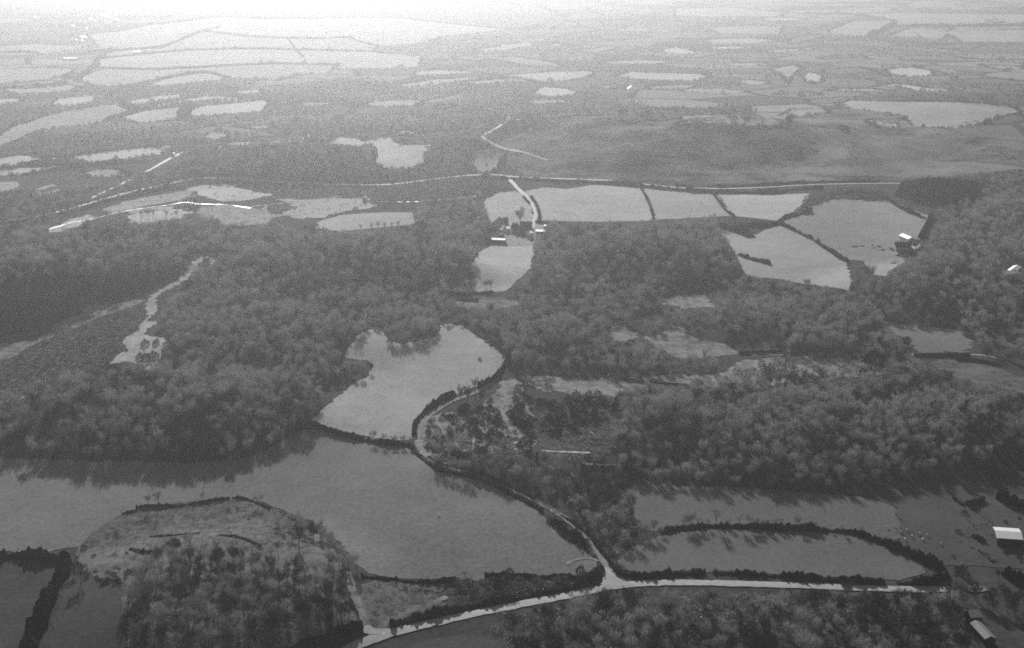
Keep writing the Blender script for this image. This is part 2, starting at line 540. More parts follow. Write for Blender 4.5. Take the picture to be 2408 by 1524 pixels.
FIELDS = [
    # material, crop, outline, label
    ('meadow', 'V', '-150,1070 0,1078 200,1085 420,1090 560,1085 650,1050 720,1005 800,1018 975,1047 985,1080 1030,1110 1100,1124 1185,1155 1265,1198 1300,1240 1330,1270 1395,1310 1410,1335 1340,1358 1050,1364 950,1362 850,1348 815,1290 745,1232 650,1192 560,1170 330,1192 262,1232 180,1295 0,1298 -150,1298', 'broad pasture in front of the left wood and round the rough knoll'),
    ('pasture', 'V', '805,832 870,772 890,775 930,815 990,803 1030,790 1036,760 1080,762 1120,790 1188,840 1180,878 1150,900 1070,928 1010,962 975,1008 970,1044 800,1014 722,1000 760,960 830,900 878,878 870,845 830,850', 'pasture inside the bend of the winding lane'),
    ('strip', 'V', '1468,1138 1485,1190 1500,1254 1600,1240 1650,1233 1800,1238 1900,1241 2060,1258 2105,1282 2120,1230 2090,1180 1950,1160 1800,1150 1600,1142', 'upper strip pasture under the broad wood'),
    ('dull', 'V', '1960,1150 2095,1178 2124,1230 2109,1284 2200,1333 2300,1330 2460,1345 2460,1180 2300,1140 2100,1135', 'dull pasture round the white roofed barn'),  # same field as the strip, toned darker for the vignette
    ('strip', 'V', '1440,1335 1480,1290 1530,1266 1650,1243 1900,1248 2060,1266 2195,1342 2120,1366 1900,1358 1700,1344 1500,1352', 'long narrow pasture above the road'),
    ('dark', 'V', '-150,1304 0,1304 150,1308 122,1400 62,1560 -150,1560', 'vignette-toned pasture beyond the thick hedge in the corner'),
    ('dark', 'V', '165,1315 200,1332 240,1348 310,1382 296,1430 290,1480 312,1560 100,1560 138,1420', 'vignette-toned pasture below the knoll'),
    ('dull', 'V', '930,1560 960,1518 1050,1500 1150,1492 1200,1530 1190,1560', 'pasture below the main road'),
    ('pale', 'V', '1215,455 1240,470 1265,520 1420,522 1545,519 1508,443 1400,435 1330,445 1280,440', 'long pale field beside the farm drive'),
    ('pale', 'V', '1512,443 1547,518 1640,512 1722,508 1680,452', 'pale field between two thin hedges under the moor'),
    ('pale', 'V', '1684,452 1726,508 1830,520 1880,490 1905,455 1800,460 1690,455', 'pale field in the corner under the moor road'),
    ('pasture', 'V', '1838,522 1870,500 1900,488 1950,470 2000,470 2100,475 2190,510 2170,556 2150,580 2105,600 2132,612 2080,652 2052,645 2035,614 1998,612 1960,590 1912,560', 'rounded pasture and paddock round the long house'),
    ('pasture', 'V', '1690,540 1760,560 1830,530 1860,530 1920,570 1990,615 2003,682 1920,672 1840,657 1750,650 1740,620 1720,580', 'sloping pasture left of the long house'),
    ('pale', 'V', '1140,470 1180,452 1215,450 1245,480 1258,515 1255,528 1200,545 1168,540 1155,524 1142,500', 'pale field left of the farm drive'),
    ('pale', 'V', '1128,592 1170,572 1256,572 1250,630 1215,660 1192,684 1120,690 1060,685 1078,672 1120,655 1110,630', 'paddock in front of the farmstead'),
    ('pale', 'V', '750,522 800,506 880,500 970,500 976,527 900,535 800,545 745,537', 'small pale field behind the middle wood'),
    ('pale', 'V', '440,442 480,436 520,432 560,440 600,452 640,458 600,470 540,474 500,470 470,460', 'pale flats by the stream, upper patch right of the dark bushes'),
    ('earth', 'V', '470,486 520,482 600,490 640,500 620,526 545,532 480,515 462,498', 'pale flats by the stream, lower patch right of the dark bushes'),
    ('pale', 'V', '650,468 720,470 800,466 860,468 884,488 800,498 760,512 690,515 660,500 700,485', 'pale flats by the stream, patch towards the small pale field'),
    ('pale', 'V', '100,546 150,525 200,505 230,510 180,535 130,548', 'pale flats by the stream, patch at the lower end'),
    ('earth', 'V', '240,492 300,472 350,462 400,456 450,444 462,462 420,472 340,486 270,505', 'pale flats by the stream, upper patch left of the dark bushes'),
    ('pale', 'V', '300,505 360,496 430,492 455,500 420,515 340,526 305,528', 'pale flats by the stream, lower patch left of the dark bushes'),
    ('rough', 'V', '1428,776 1465,768 1492,785 1485,812 1440,798', 'small pale glade in the wood'),
    ('rough', 'V', '1528,795 1590,768 1640,798 1710,812 1745,836 1600,842 1545,822', 'pale clearing in the middle of the woods'),
    ('rough', 'V', '1745,832 1775,808 1810,798 1845,820 1835,836', 'pale triangular clearing by the short wall'),
    ('meadow', 'V', '2060,755 2150,765 2240,775 2288,800 2280,832 2150,832 2142,806', 'rounded clearing above the walled lane'),
    ('knoll', 'V', '2180,846 2300,852 2408,888 2470,905 2460,935 2300,905 2200,872', 'rough ground below the walled lane'),
    ('rough', 'V', '1290,900 1340,890 1450,893 1500,903 1400,926 1310,922', 'pale glade beside the dark wall'),
    ('rough', 'V', '1515,892 1600,884 1655,890 1705,908 1540,906', 'narrow pale glade along the dark wall'),
    ('rough', 'V', '1545,712 1600,692 1660,697 1695,722 1600,726', 'pale slope behind the middle wood'),
    ('rough', 'V', '1050,706 1100,698 1170,700 1250,716 1180,726 1090,722', 'strip of rough grass crossing the wood'),
    # far fields, upper left
    ('pale', 'A', '350,700 400,670 560,655 700,650 640,690 520,710 370,722', None),
    ('pale', 'A', '-60,680 130,665 130,690 -60,715', None),
    ('pasture', 'A', '220,820 300,785 480,745 780,705 850,715 940,745 830,780 700,825 560,850 430,860 250,890 130,950 -60,1030 -60,950 100,850', None),
    ('pale', 'A', '820,695 1000,660 1200,640 1230,650 1050,690 930,705', None),
    ('pale', 'A', '930,740 1080,707 1350,655 1480,650 1640,665 1620,690 1400,690 1200,710 1000,745', None),
    ('pale', 'A', '800,800 960,755 1240,720 1220,760 1210,800 1060,830 940,840', None),
    ('pale', 'A', '1285,740 1400,715 1650,692 1800,675 1825,700 1780,760 1600,775 1420,785 1270,790', None),
    ('pale', 'A', '1380,618 1560,598 1570,606 1400,625', None),
    ('pale', 'A', '1600,620 1760,605 1790,620 1750,635 1600,642', None),
    ('pale', 'A', '1000,580 1100,540 1300,500 1420,490 1530,520 1500,545 1300,565 1100,590', None),
    ('pale', 'A', '1370,930 1420,900 1540,890 1550,930 1460,955 1390,945', None),
    ('pale', 'A', '1430,1010 1530,970 1700,960 1900,955 2070,950 2070,900 2110,900 2110,945 1990,970 1700,980 1540,985 1450,1025', None),
    ('pale', 'A', '-60,1080 100,1055 210,1055 300,1080 415,1065 420,1095 300,1110 -60,1130', None),
    ('pale', 'A', '-60,1165 150,1140 410,1125 410,1142 160,1182 -60,1198', None),
    ('pale', 'A', '490,1060 600,1045 870,1010 1000,1000 1160,1010 1170,1040 980,1060 750,1100 600,1100 490,1080', None),
    ('pasture', 'A', '-60,1240 120,1230 130,1260 80,1290 -60,1310', None),
    ('pasture', 'A', '900,930 960,925 970,940 900,945', None),
    ('pasture', 'A', '540,1180 640,1150 800,1150 900,1180 760,1200 620,1200', None),
    # the wide pale plain
    ('pasture', 'A', '515,545 600,500 700,465 1000,475 1300,464 1600,445 1900,435 2300,444 B50,450 B0,480 2100,495 1870,545 1560,530 1400,486 1300,495 1000,555 800,592 640,582', None),
    ('pale', 'A', '660,460 665,402 900,377 1250,345 1600,335 2000,339 2371,349 B300,335 B620,365 B600,430 B50,447 2300,438 1900,429 1600,439 1300,458 1000,469 700,459', None),
    ('pasture', 'A', '665,395 760,350 1000,329 1080,330 1200,285 1372,215 1700,253 2100,265 2371,258 B200,262 B350,300 B300,330 2371,343 2000,333 1600,329 1250,339 900,371', None),
    ('pasture', 'A', '600,235 800,215 1000,173 1200,153 1500,115 1800,133 2371,124 B500,120 B1200,190 B740,240 B700,270 B350,298 B200,259 2371,252 2100,259 1700,247 1372,209 1200,279 1080,324 1000,323 760,342 640,300', None),
    ('meadow', 'A', '1000,167 1300,60 1500,25 2371,18 B1350,30 B1500,95 B1400,160 B1200,188 B500,117 2371,119 1800,128 1500,110 1200,148', None),
    ('pasture', 'A', '-80,320 200,300 560,310 560,330 420,350 300,368 -80,380', None),
    ('pasture', 'A', '-80,470 300,460 520,470 440,510 340,540 -80,585', None),
    ('pasture', 'A', '0,610 300,595 480,575 540,600 400,630 120,640', None),
    # far fields, middle
    ('pale', 'B', '560,467 700,450 900,455 970,470 800,480 600,487', None),
    ('pale', 'B', '1120,487 1400,465 1700,455 1735,475 1680,500 1550,520 1400,530 1250,502', None),
    ('pale', 'B', '1340,590 1400,560 1550,570 1620,595 1590,615 1450,625 1350,610', None),
    ('pale', 'B', '880,532 1100,507 1270,510 1350,537 1200,522 1000,542', None),
    ('pale', 'B', '470,547 700,512 980,492 1000,502 750,542 500,562', None),
    ('pale', 'B', '250,667 440,640 630,645 620,677 500,692 280,682', None),
    ('pasture', 'B', '440,862 520,835 600,850 560,867', None),
    ('pale', 'B', '0,930 80,880 200,890 260,905 420,880 480,930 690,935 640,990 640,1050 560,1085 380,1085 320,1050 320,980 290,930 220,950 100,940', None),
    ('pasture', 'B', '900,1050 960,960 1100,960 1170,970 1140,1050 1100,1100 960,1110', None),
    ('pale', 'B', '1860,492 1950,460 2408,475 C235,525 C150,552 2050,517', None),
    ('pale', 'B', '1420,298 1480,280 1545,292 1480,302', None),
    ('pale', 'B', '2150,322 2250,305 2340,320 2390,345 2250,347', None),
    ('pasture', 'B', '950,320 1100,300 1300,270 1350,290 1200,320 1020,335', None),
    ('pasture', 'B', '1500,160 1560,140 1640,155 1600,175', None),
    ('pasture', 'B', '1040,380 1200,360 1450,400 1540,430 1300,425', None),
    # far fields, right
    ('pale', 'C', '870,520 900,490 960,500 1000,520 990,560 930,570 880,555', None),
    ('pale', 'C', '1430,470 1600,455 1740,480 1750,515 1560,525 1440,500', None),
    ('pale', 'C', '1340,587 1500,565 1750,600 1860,605 1850,625 1640,620 1500,592', None),
    ('pale', 'C', '1000,617 1150,600 1340,605 1500,627 1300,622', None),
    ('pasture', 'C', '1130,700 1180,680 1500,690 1800,690 2300,730 2340,765 2200,790 2050,850 1800,870 1600,850 1520,780 1180,735', None),
    ('pasture', 'C', '30,830 60,790 400,780 780,745 1000,735 1050,760 800,800 760,850 400,850 200,850 0,845', None),
    ('pasture', 'C', '1430,245 1600,190 1850,215 2440,200 2440,290 1950,290 1850,240 1800,265', None),
    ('pasture', 'C', '1030,210 1200,145 1480,140 1380,220 1280,245 1100,235', None),
    ('pasture', 'C', '1250,95 1500,88 2440,100 2440,160 1500,172 1480,140', None),
    ('pasture', 'C', '400,562 500,540 640,560 560,577', None),
    ('pale', 'C', '580,347 920,325 940,336 700,352', None),
    ('pale', 'C', '240,317 420,317 530,326 300,333', None),
    ('pasture', 'C', '640,470 800,440 860,460 800,520 770,570 700,500', None),
    ('pasture', 'C', '0,60 400,50 760,90 700,115 300,120 0,110', None),
    ('pasture', 'C', '200,190 420,175 740,180 700,240 300,230', None),
    ('pasture', 'C', '1110,870 1150,855 1180,885 1140,892', None),
    ('pale', 'C', '1280,830 1320,810 1420,840 1500,840 1520,860 1440,870 1360,860', None),
]
_n = 0
for rg, ss in (('C', '0,20 300,10 600,25 300,40|500,130 760,120 900,135 700,150|0,140 150,130 420,140 380,160 100,165|760,270 850,245 1000,230 1020,245 880,290 780,300|200,270 480,255 700,275 500,300 260,295|950,395 1100,378 1300,382 1290,395 1000,402|1380,385 1700,378 2000,400 2400,410 2400,430 1900,410 1500,398|300,430 600,425 640,440 420,455|1000,470 1250,455 1350,480 1150,510 1010,500|650,640 900,625 1000,640 800,655|0,610 300,600 500,625 250,640|1850,540 2200,535 2400,560 2400,580 2000,565|1700,330 1900,300 2100,310 2000,335|2050,440 2300,450 2400,470 2200,475'),
               ('B', '640,250 900,235 1150,215 1200,230 900,260 700,275|1250,200 1500,190 1700,180 1750,195 1500,215|1600,330 1800,300 1900,310 1750,340|700,400 850,385 1000,395 900,420 740,425|1650,240 1900,225 2100,240 1900,260|1750,400 2000,385 2300,395 2100,415 1850,415|100,600 300,585 450,600 300,615|1700,560 1850,545 1950,555 1800,575|2050,560 2300,545 2408,555 2300,575 2100,575|700,700 850,690 980,705 850,720|400,770 600,755 700,770 560,785|1250,650 1500,640 1600,655 1400,670|1300,745 1600,720 1900,715 1900,735 1600,745 1320,765'),
               ('A', '1850,830 2000,815 2100,830 1950,850|1950,700 2150,690 2300,705 2100,725|1300,830 1420,822 1560,835 1430,850|640,960 760,945 860,955 740,975|1600,860 1800,850 1900,865 1750,880|150,250 380,235 520,250 380,270 180,275|-60,130 150,120 250,140 100,160 -60,165')):
    for q_ in ss.split('|'):
        FIELDS.append((('meadow', 'pasture', 'strip')[_n % 3], rg, q_, None))
        _n += 1
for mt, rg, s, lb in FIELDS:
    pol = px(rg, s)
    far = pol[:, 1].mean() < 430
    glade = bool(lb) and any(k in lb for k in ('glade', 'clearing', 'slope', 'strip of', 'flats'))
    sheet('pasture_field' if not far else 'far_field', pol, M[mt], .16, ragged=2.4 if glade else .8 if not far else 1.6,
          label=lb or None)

# rough land that keeps no trees but is not pasture
sheet('rough_knoll', px('N', '60,470 240,330 330,255 560,165 800,140 1240,85 1400,88 1590,170 1720,225 1950,345 2050,420 2200,600 2100,800 2230,900 2300,1110 2000,1240 1700,1350 480,1350 440,1200 410,1000 430,850 470,760 150,720 40,560'), M['knoll'], .22, .6,
      'rough tussocky grass on top of the knoll', 'rough grass', open_land=False, step=5)
sheet('grass_bank', px('H', '270,1060 560,1085 760,1090 820,1130 720,1180 870,1240 700,1290 470,1370 330,1410 300,1380 220,1200'), M['knoll'], .24, .5,
      'rough grassy bank between hedge and road', 'grass bank', step=5)
sheet('quarry_floor', px('Q', '40,640 200,500 420,440 700,500 760,330 900,250 960,120 1100,90 1200,160 1180,300 1300,480 1330,560 1180,540 1060,480 1020,620 1220,700 1330,780 1250,880 900,900 640,860 420,900 200,930 110,820'), M['rough'], .24, .6,
      'rough scrubby ground inside the lane bend', 'rough ground', open_land=False, step=5)
sheet('moor', px('V', '1150,345 1300,290 1600,275 1900,262 2150,280 2300,330 2420,330 2420,400 2240,420 2080,424 1900,426 1640,432 1500,428 1260,422 1200,392'), M['moor'], .12, 1.5,
      'dark moorland hill under the far fields', 'moor', step=9)
sheet('dark_heath', px('C', '-150,900 -20,905 60,860 200,880 330,845 520,880 640,850 800,870 850,930 960,950 930,1000 980,1040 880,1060 860,1095 700,1085 600,1130 470,1105 300,1125 180,1080 -100,1060 -60,990'), mat_land('dark_heath', .03, .15, ((.01, .8), (.04, 1.2), (.2, 1.0))), .2, 3.0, 'dark heath in the hollow of the moor', 'heath', open_land=False, step=9)
sheet('pale_heath', px('C', '1180,960 1450,935 1900,940 2120,1000 1900,1060 1500,1100 1250,1130 1150,1090 1230,1010'), mat_land('pale_heath', .07, .19, ((.01, 1.0), (.05, .8), (.3, .8))), .2, 3.0, 'paler rough grass on the right of the moor', 'heath', open_land=False, step=9)
sheet('grass_band', px('V', '1215,880 1300,886 1450,892 1600,880 1700,885 1730,850 1850,838 2000,842 2080,868 2150,874 1950,892 1850,902 1700,916 1530,912 1470,935 1310,924 1250,912'), M['rough'], .13, 1.5, 'band of pale rough grass between the woods', 'rough grass', open_land=False, step=6)
sheet('gravel_flat', px('A', '1430,1480 1470,1450 1540,1470 1640,1440 1760,1450 1960,1462 1840,1480 1700,1495 1600,1515 1545,1525 1500,1505'), M['earth'], .34, 1.5, 'bright gravel patch at the foot of the flats', 'gravel', step=6)
sheet('gravel_flat', px('A', '860,1440 960,1415 1080,1405 1180,1398 1160,1420 1020,1430 900,1450'), M['earth'], .34, 1.0, 'bright gravel bank along the stream', 'gravel', step=6)
sheet('heath_bank', px('D', '-60,1010 -60,890 190,880 300,830 420,735 520,700 620,620 880,600 1000,590 900,640 700,700 500,790 330,860 200,910 80,990'), M['rough'], .24, .6,
      'pale rough grass at the foot of the wooded scarp', 'rough grass', step=7)
sheet('bare_clearing', px('D', '740,1030 800,960 870,940 830,890 850,850 930,800 960,750 1010,700 1000,665 1040,660 1010,720 990,740 1060,740 1140,710 1090,745 1000,790 970,830 1100,850 1150,890 1100,930 1090,990 1050,1040 1000,1090 930,1030 850,1010'), M['earth'], .26, .4,
      'bare pale earth clearing in the left wood', 'clearing', step=5)
sheet('grass_ride', px('D', '-60,1290 160,1245 260,1212 262,1240 120,1275 -60,1312'), M['rough'], .24, .4, 'thin pale ride through the left wood', 'ride', step=5, open_land=False)
sheet('farm_yard', px('J', '560,900 700,850 720,790 820,740 800,640 900,600 1060,620 1330,560 1400,560 1640,600 1610,740 1480,760 1400,770 1400,840 1440,960 1200,985 860,985 800,930'), M['earth'], .26, .3,
      'pale farmyard in front of the courtyard buildings', 'farmyard', step=5)


def ribbon(name, P, width, mat, lift=.5, label=None, cat=None, edge=.25, step=None, open_px=True):
    P = smooth_path(P, 2)
    d = np.linalg.norm(P[:, :2].mean(0))
    P = resample(P, step or max(2.0, d / 260))
    T = np.gradient(P[:, :2], axis=0)
    T /= np.linalg.norm(T, axis=1)[:, None] + 1e-9
    N = np.stack([-T[:, 1], T[:, 0]], 1)
    n = len(P)
    swell = np.clip(.6 + .9 * np.sin(np.arange(n) * .33) * np.sin(np.arange(n) * .13 + 1) + rng.normal(0, .3, n), .06, 1.7) if name == 'stream' else np.ones(n)
    rows = []
    for k in (-1, -.34, .34, 1):
        wv = width / 2 * k * swell + (rng.normal(0, edge, n) if abs(k) == 1 else 0)
        q = P[:, :2] + N * np.reshape(wv * np.ones(n), (-1, 1))
        rows.append(np.column_stack([q, gz(q[:, 0], q[:, 1]) + lift + (.05 if abs(k) < 1 else 0)]))
    V = np.vstack(rows)
    F = []
    for r in range(3):
        for i in range(n - 1):
            F.append((r * n + i, r * n + i + 1, (r + 1) * n + i + 1, (r + 1) * n + i))
    F = [f[::-1] for f in F]
    o = mesh_obj(name, V, F, mat, smooth=True)
    tag(o, label, cat if label else None, kind='structure')
    if open_px:
        q = project(np.column_stack([P[:, :2], P[:, 2]]))
        ROADPX.append((P[:, :2], width))
    return o


ROADPX = []
ROADS = [
    ('main_road', 'road', 5.2, 'V', '740,1570 800,1540 840,1518 885,1500 960,1477 1100,1447 1250,1417 1350,1399 1420,1383 1500,1373 1600,1370 1800,1375 2000,1383 2150,1388 2235,1386', 'main road running across the foot of the picture'),
    ('lane', 'track', 3.6, 'V', '1445,1372 1428,1332 1402,1290 1368,1250 1320,1212 1260,1177 1180,1138 1100,1112 1030,1092 992,1064 980,1034 988,1003 1012,974 1060,944 1110,928 1150,908 1178,872 1190,842', 'winding pale lane from the road junction'),
    ('field_track', 'rough', 3.4, 'V', '872,1492 860,1462 845,1430 828,1385 816,1345', 'grassy track climbing beside the knoll'),
    ('verge_track', 'rough', 3.5, 'V', '874,1490 930,1456 985,1428 1050,1404', 'grassy track slanting up the bank'),
    ('valley_road', 'road', 5.0, 'A', '-80,1520 250,1470 450,1420 600,1380 820,1315 1050,1265 1250,1215 1400,1203 1600,1217 1900,1237 2200,1250 B400,1190 B600,1165 B700,1152 B900,1128 B1050,1120 B1170,1132 B1300,1142 B1600,1153 B1900,1163 B2100,1192 B2408,1217 C60,1267 C300,1282 C620,1270 C900,1252 C1130,1247 C1500,1242 C1700,1244', 'hedged road along the far valley'),
    ('farm_drive', 'road', 4.5, 'B', '1170,1136 1210,1180 1250,1225 1295,1265 1340,1322 1360,1370 1348,1415 J1360,560 J1345,640', 'pale curving drive down to the farmstead'),
    ('hill_track', 'road', 4.0, 'B', '1290,765 1230,772 1160,785 1060,848 1000,876 1040,905 1180,965 1430,1032', 'pale hairpin track on the moor hill'),
    ('far_track', 'road', 5.0, 'A', '1245,1030 1120,1090 1040,1140 990,1165', 'pale track by the far white barn'),
    ('slanting_track', 'road', 4.0, 'A', '890,1215 800,1260 700,1305 620,1342', 'short pale track slanting above the valley road'),
    ('walled_lane', 'track', 3.0, 'F', '1600,966 1800,961 2000,962 2150,977 2220,1000', 'lane under the rounded clearing'),
    ('wood_ride', 'earth', 6.5, 'D', '1015,700 1035,640 1015,585 1160,500 1280,420 1340,340 1375,300', 'pale ride through the left wood'),
    ('loop_ride', 'earth', 3.5, 'D', '1375,305 1430,310 1455,335 1440,360', 'small pale loop at the end of the ride'),
    ('quarry_track', 'track', 3.5, 'Q', '960,120 1010,300 960,420 990,540 1090,640 1230,720', 'pale track across the scrub inside the lane bend'),
    ('bare_strip', 'earth', 3.0, 'Q', '1380,865 1500,880 1740,885 1900,890', 'bare pale strip in the felled wood'),
    ('lower_bare_strip', 'earth', 2.6, 'Q', '1820,1000 1900,1015 2060,1022 2170,1025', 'lower bare strip in the felled wood'),
    ('flats_path', 'earth', 3.0, 'A', '1785,1432 1798,1412 1805,1386 1780,1384', 'short pale hooked path on the flats'),
    ('flats_path', 'earth', 2.6, 'A', '1700,1400 1850,1385 2000,1365 2200,1345 2320,1330', 'thin pale path along the flats'),
    ('flats_path', 'earth', 3.0, 'A', '1600,1430 1750,1450 1950,1465 2060,1462', 'pale path at the lower edge of the flats'),
    ('flats_path', 'earth', 3.0, 'A', '960,1355 985,1370 1000,1395 940,1405', 'crooked pale path left of the dark bushes on the flats'),
    ('flats_track', 'earth', 7.0, 'A', '1450,1462 1500,1490 1550,1512 1575,1470 1600,1425', 'white forked track on the stream flats'),
    ('junction_path', 'track', 1.5, 'H', '1640,960 1700,925 1800,915 1850,940', 'small curved path by the junction bush'),
    ('verge_path', 'track', 1.3, 'H', '-40,1475 100,1440 180,1400 240,1365', 'thin path along the bottom hedge'),
    ('verge_path', 'track', 1.4, 'H', '1860,970 1820,1040 1770,1090 1700,1110', 'thin path along the hedge at the junction'),
]
for nm, mt, wd, rg, s, lb in ROADS:
    ribbon(nm, at(rg, s), wd, M[mt], .30, lb, edge=1.3 if nm in ('wood_ride', 'loop_ride', 'flats_path', 'flats_track', 'quarry_track') else .2, cat='road' if mt == 'road' else 'track')
OPEN.append(px('V', '840,1524 885,1506 960,1485 1100,1455 1180,1442 1180,1420 1250,1405 1420,1370 1500,1362 2000,1375 2240,1378 2250,1391 2000,1392 1500,1386 1420,1394 1250,1428 1180,1445'))
OPEN.append(px('M', '1040,600 1250,560 1520,540 1700,560 1700,960 1180,960 1100,900'))
OPEN.append(px('D', '980,690 1000,590 1150,480 1270,395 1340,300 1460,300 1450,350 1340,385 1290,450 1170,535 1060,605 1060,700'))
# flared mouth of the junction
sheet('road_junction', px('H', '1870,1000 1915,975 1950,1030 2010,1070 2100,1095 1990,1120 1860,1110 1890,1060'), M['road'], .38, .1, 'flared mouth of the lane at the road junction', 'junction', step=2)
sheet('road_mouth', px('H', '255,1385 300,1370 330,1400 470,1395 470,1430 260,1440'), M['road'], .38, .1, 'wide pale mouth of the grassy tracks at the road', 'junction', step=2)
sheet('old_layby', px('K', '790,985 900,975 960,990 1000,1025 900,1045 820,1030'), M['track'], .38, .2, 'pale piece of hard standing by the road end', 'hard standing', step=2)
ribbon('stream', at('A', '440,1522 500,1503 580,1500 700,1465 860,1430 980,1410 1150,1392 1250,1367 1330,1386 1470,1386 1570,1391 1700,1411'), 3.6, M['water'], .30, 'glinting stream winding along the valley', 'stream')
ribbon('stream', at('D', '300,126 400,95 480,68 580,60'), 4.0, M['water'], .30, 'glinting lower reach of the stream by the wood', 'stream')
ribbon('stream', at('B', '330,1297 520,1300 700,1290 820,1275 980,1262'), 1.6, M['water'], .30, 'thin glinting upper reach of the stream', 'stream')
sheet('enclosure_track', px('A', '235,1280 270,1275 300,1262 355,1250 385,1262 380,1268 355,1262 300,1285 260,1290 262,1300 300,1308 350,1295 400,1280 410,1292 340,1318 270,1325 250,1312'), M['earth'], .26, .2, 'pale ring of earth round a small dark enclosure', 'earthwork', step=4)

# ------------------------------------------------------------------ plants: unit-height prototypes
class MB:
    def __init__(self):
        self.v, self.f, self.n = [], [], 0

    def add(self, V, F):
        V = np.asarray(V, float)
        self.v.append(V)
        self.f += [tuple(i + self.n for i in f) for f in F]
        self.n += len(V)

    def seg(self, p, q, r0, r1, k=4):
        p, q = np.asarray(p, float), np.asarray(q, float)
        d = q - p
        d = d / (np.linalg.norm(d) + 1e-9)
        a = np.cross(d, [0.3, 0.9, 0.1])
        a /= np.linalg.norm(a) + 1e-9
        b_ = np.cross(d, a)
        V = []
        for c, r in ((p, r0), (q, r1)):
            for i in range(k):
                t_ = 2 * math.pi * i / k
                V.append(c + r * (a * math.cos(t_) + b_ * math.sin(t_)))
        self.add(V, [(i, (i + 1) % k, k + (i + 1) % k, k + i) for i in range(k)])

    def tris(self, P, D, L, W, R):
        """thin leaf-like triangles at P along D."""
        D = D / (np.linalg.norm(D, axis=1)[:, None] + 1e-9)
        X = np.cross(D, R.normal(size=D.shape))
        X /= np.linalg.norm(X, axis=1)[:, None] + 1e-9
        V = np.stack([P - X * W[:, None] / 2, P + X * W[:, None] / 2, P + D * L[:, None]], 1).reshape(-1, 3)
        self.add(V, [(3 * i, 3 * i + 1, 3 * i + 2) for i in range(len(P))])

    def get(self):
        return np.vstack(self.v), self.f


def rand_dir(R, n):
    d = R.normal(size=(n, 3))
    return d / np.linalg.norm(d, axis=1)[:, None]


def bare_tree(seed, spread=.78, twigs=620, low=.28, lean=.0):
    R = np.random.default_rng(seed)
    T, C = MB(), MB()
    a = np.array([0, 0, -.03])
    b_ = np.array([R.normal(0, .02) + lean * .3, R.normal(0, .02), .40])
    c = np.array([R.normal(0, .04) + lean * .6, R.normal(0, .04), .74])
    T.seg(a, b_, .022, .015, 6)
    T.seg(b_, c, .015, .006, 5)
    tips = []
    nl = R.integers(6, 9)
    for i in range(nl):
        t_ = R.uniform(low / .74, .85)
        s0 = a + (b_ - a) * min(t_ / .54, 1) if t_ < .54 else b_ + (c - b_) * (t_ - .54) / .46
        az = 2 * math.pi * (i + R.uniform(-.3, .3)) / nl
        rr = spread * .5 * R.uniform(.55, .9)
        e = np.array([math.cos(az) * rr + lean, math.sin(az) * rr, R.uniform(.5, .88)])
        mid = (s0 + e) / 2 + np.array([0, 0, .04])
        T.seg(s0, mid, .009, .0065, 4)
        T.seg(mid, e, .0065, .003, 4)
        tips += [e, mid]
        for k in range(4):
            g = mid + (e - mid) * R.uniform(.1, 1)
            dv = rand_dir(R, 1)[0] * .5 + np.array([math.cos(az) * .3, math.sin(az) * .3, .7])
            q = g + dv / np.linalg.norm(dv) * R.uniform(.1, .2)
            T.seg(g, q, .0035, .0012, 3)
            tips.append(q)
    tips.append(c)
    tips = np.array(tips)
    # twigs: half sprout from the branch tips, half fill the crown's shell
    n1 = int(twigs * .45)
    P1 = tips[R.integers(0, len(tips), n1)] + R.normal(0, .028, (n1, 3))
    n2 = twigs - n1
    ctr = np.array([lean * .8, 0, .62])
    nc = 24
    cd = rand_dir(R, nc)
    cd[:, 2] = cd[:, 2] * .8 + .15
    cc = ctr + cd * np.array([spread * .40, spread * .40, .28]) * R.uniform(.55, 1.05, nc)[:, None]
    P2 = cc[R.integers(0, nc, n2)] + rand_dir(R, n2) * (R.uniform(0, 1, n2) ** .5)[:, None] * np.array([.075, .075, .15])
    P = np.vstack([P1, P2])
    D = (P - ctr) / np.array([spread, spread, .7]) * 1.5 + rand_dir(R, len(P)) * .4 + np.array([0, 0, 1.15])
    C.tris(P, D, R.uniform(.07, .18, len(P)), R.uniform(.008, .018, len(P)), R)
    return T.get(), C.get()


def conifer(seed, wid=.42, n=520):
    R = np.random.default_rng(seed)
    T, C = MB(), MB()
    T.seg((0, 0, -.03), (0, 0, .95), .02, .004, 5)
    z = R.uniform(.06, 1, n) ** 1.15
    az = R.uniform(0, 2 * math.pi, n)
    rad = (1 - z) * wid * .5 * R.uniform(.3, 1.0, n) * (1 + .2 * np.sin(z * 34 + seed))
    P = np.stack([np.cos(az) * rad, np.sin(az) * rad, z * .96], 1)
    D = np.stack([np.cos(az), np.sin(az), R.uniform(-.5, .35, n)], 1)
    C.tris(P, D, R.uniform(.06, .13, n), R.uniform(.04, .075, n), R)
    return T.get(), C.get()


def round_evergreen(seed, spread=.8, n=560):
    R = np.random.default_rng(seed)
    T, C = MB(), MB()
    T.seg((0, 0, -.03), (.01, 0, .5), .03, .018, 6)
    for i in range(5):
        az = i * 1.26 + R.uniform(-.3, .3)
        T.seg((.01, 0, .35 + .03 * i), (math.cos(az) * .25, math.sin(az) * .25, .62 + .04 * i), .012, .004, 4)
    dv = rand_dir(R, n)
    lump = 1 + .2 * np.sin(dv[:, 0] * 6 + seed) * np.sin(dv[:, 1] * 5 + seed) + .12 * np.sin(dv[:, 2] * 7)
    P = np.array([0, 0, .56]) + dv * np.array([spread * .5, spread * .5, .42]) * (R.uniform(.45, 1, n) ** .6 * lump)[:, None]
    C.tris(P, dv + rand_dir(R, n) * .9, R.uniform(.06, .12, n), R.uniform(.05, .09, n), R)
    return T.get(), C.get()


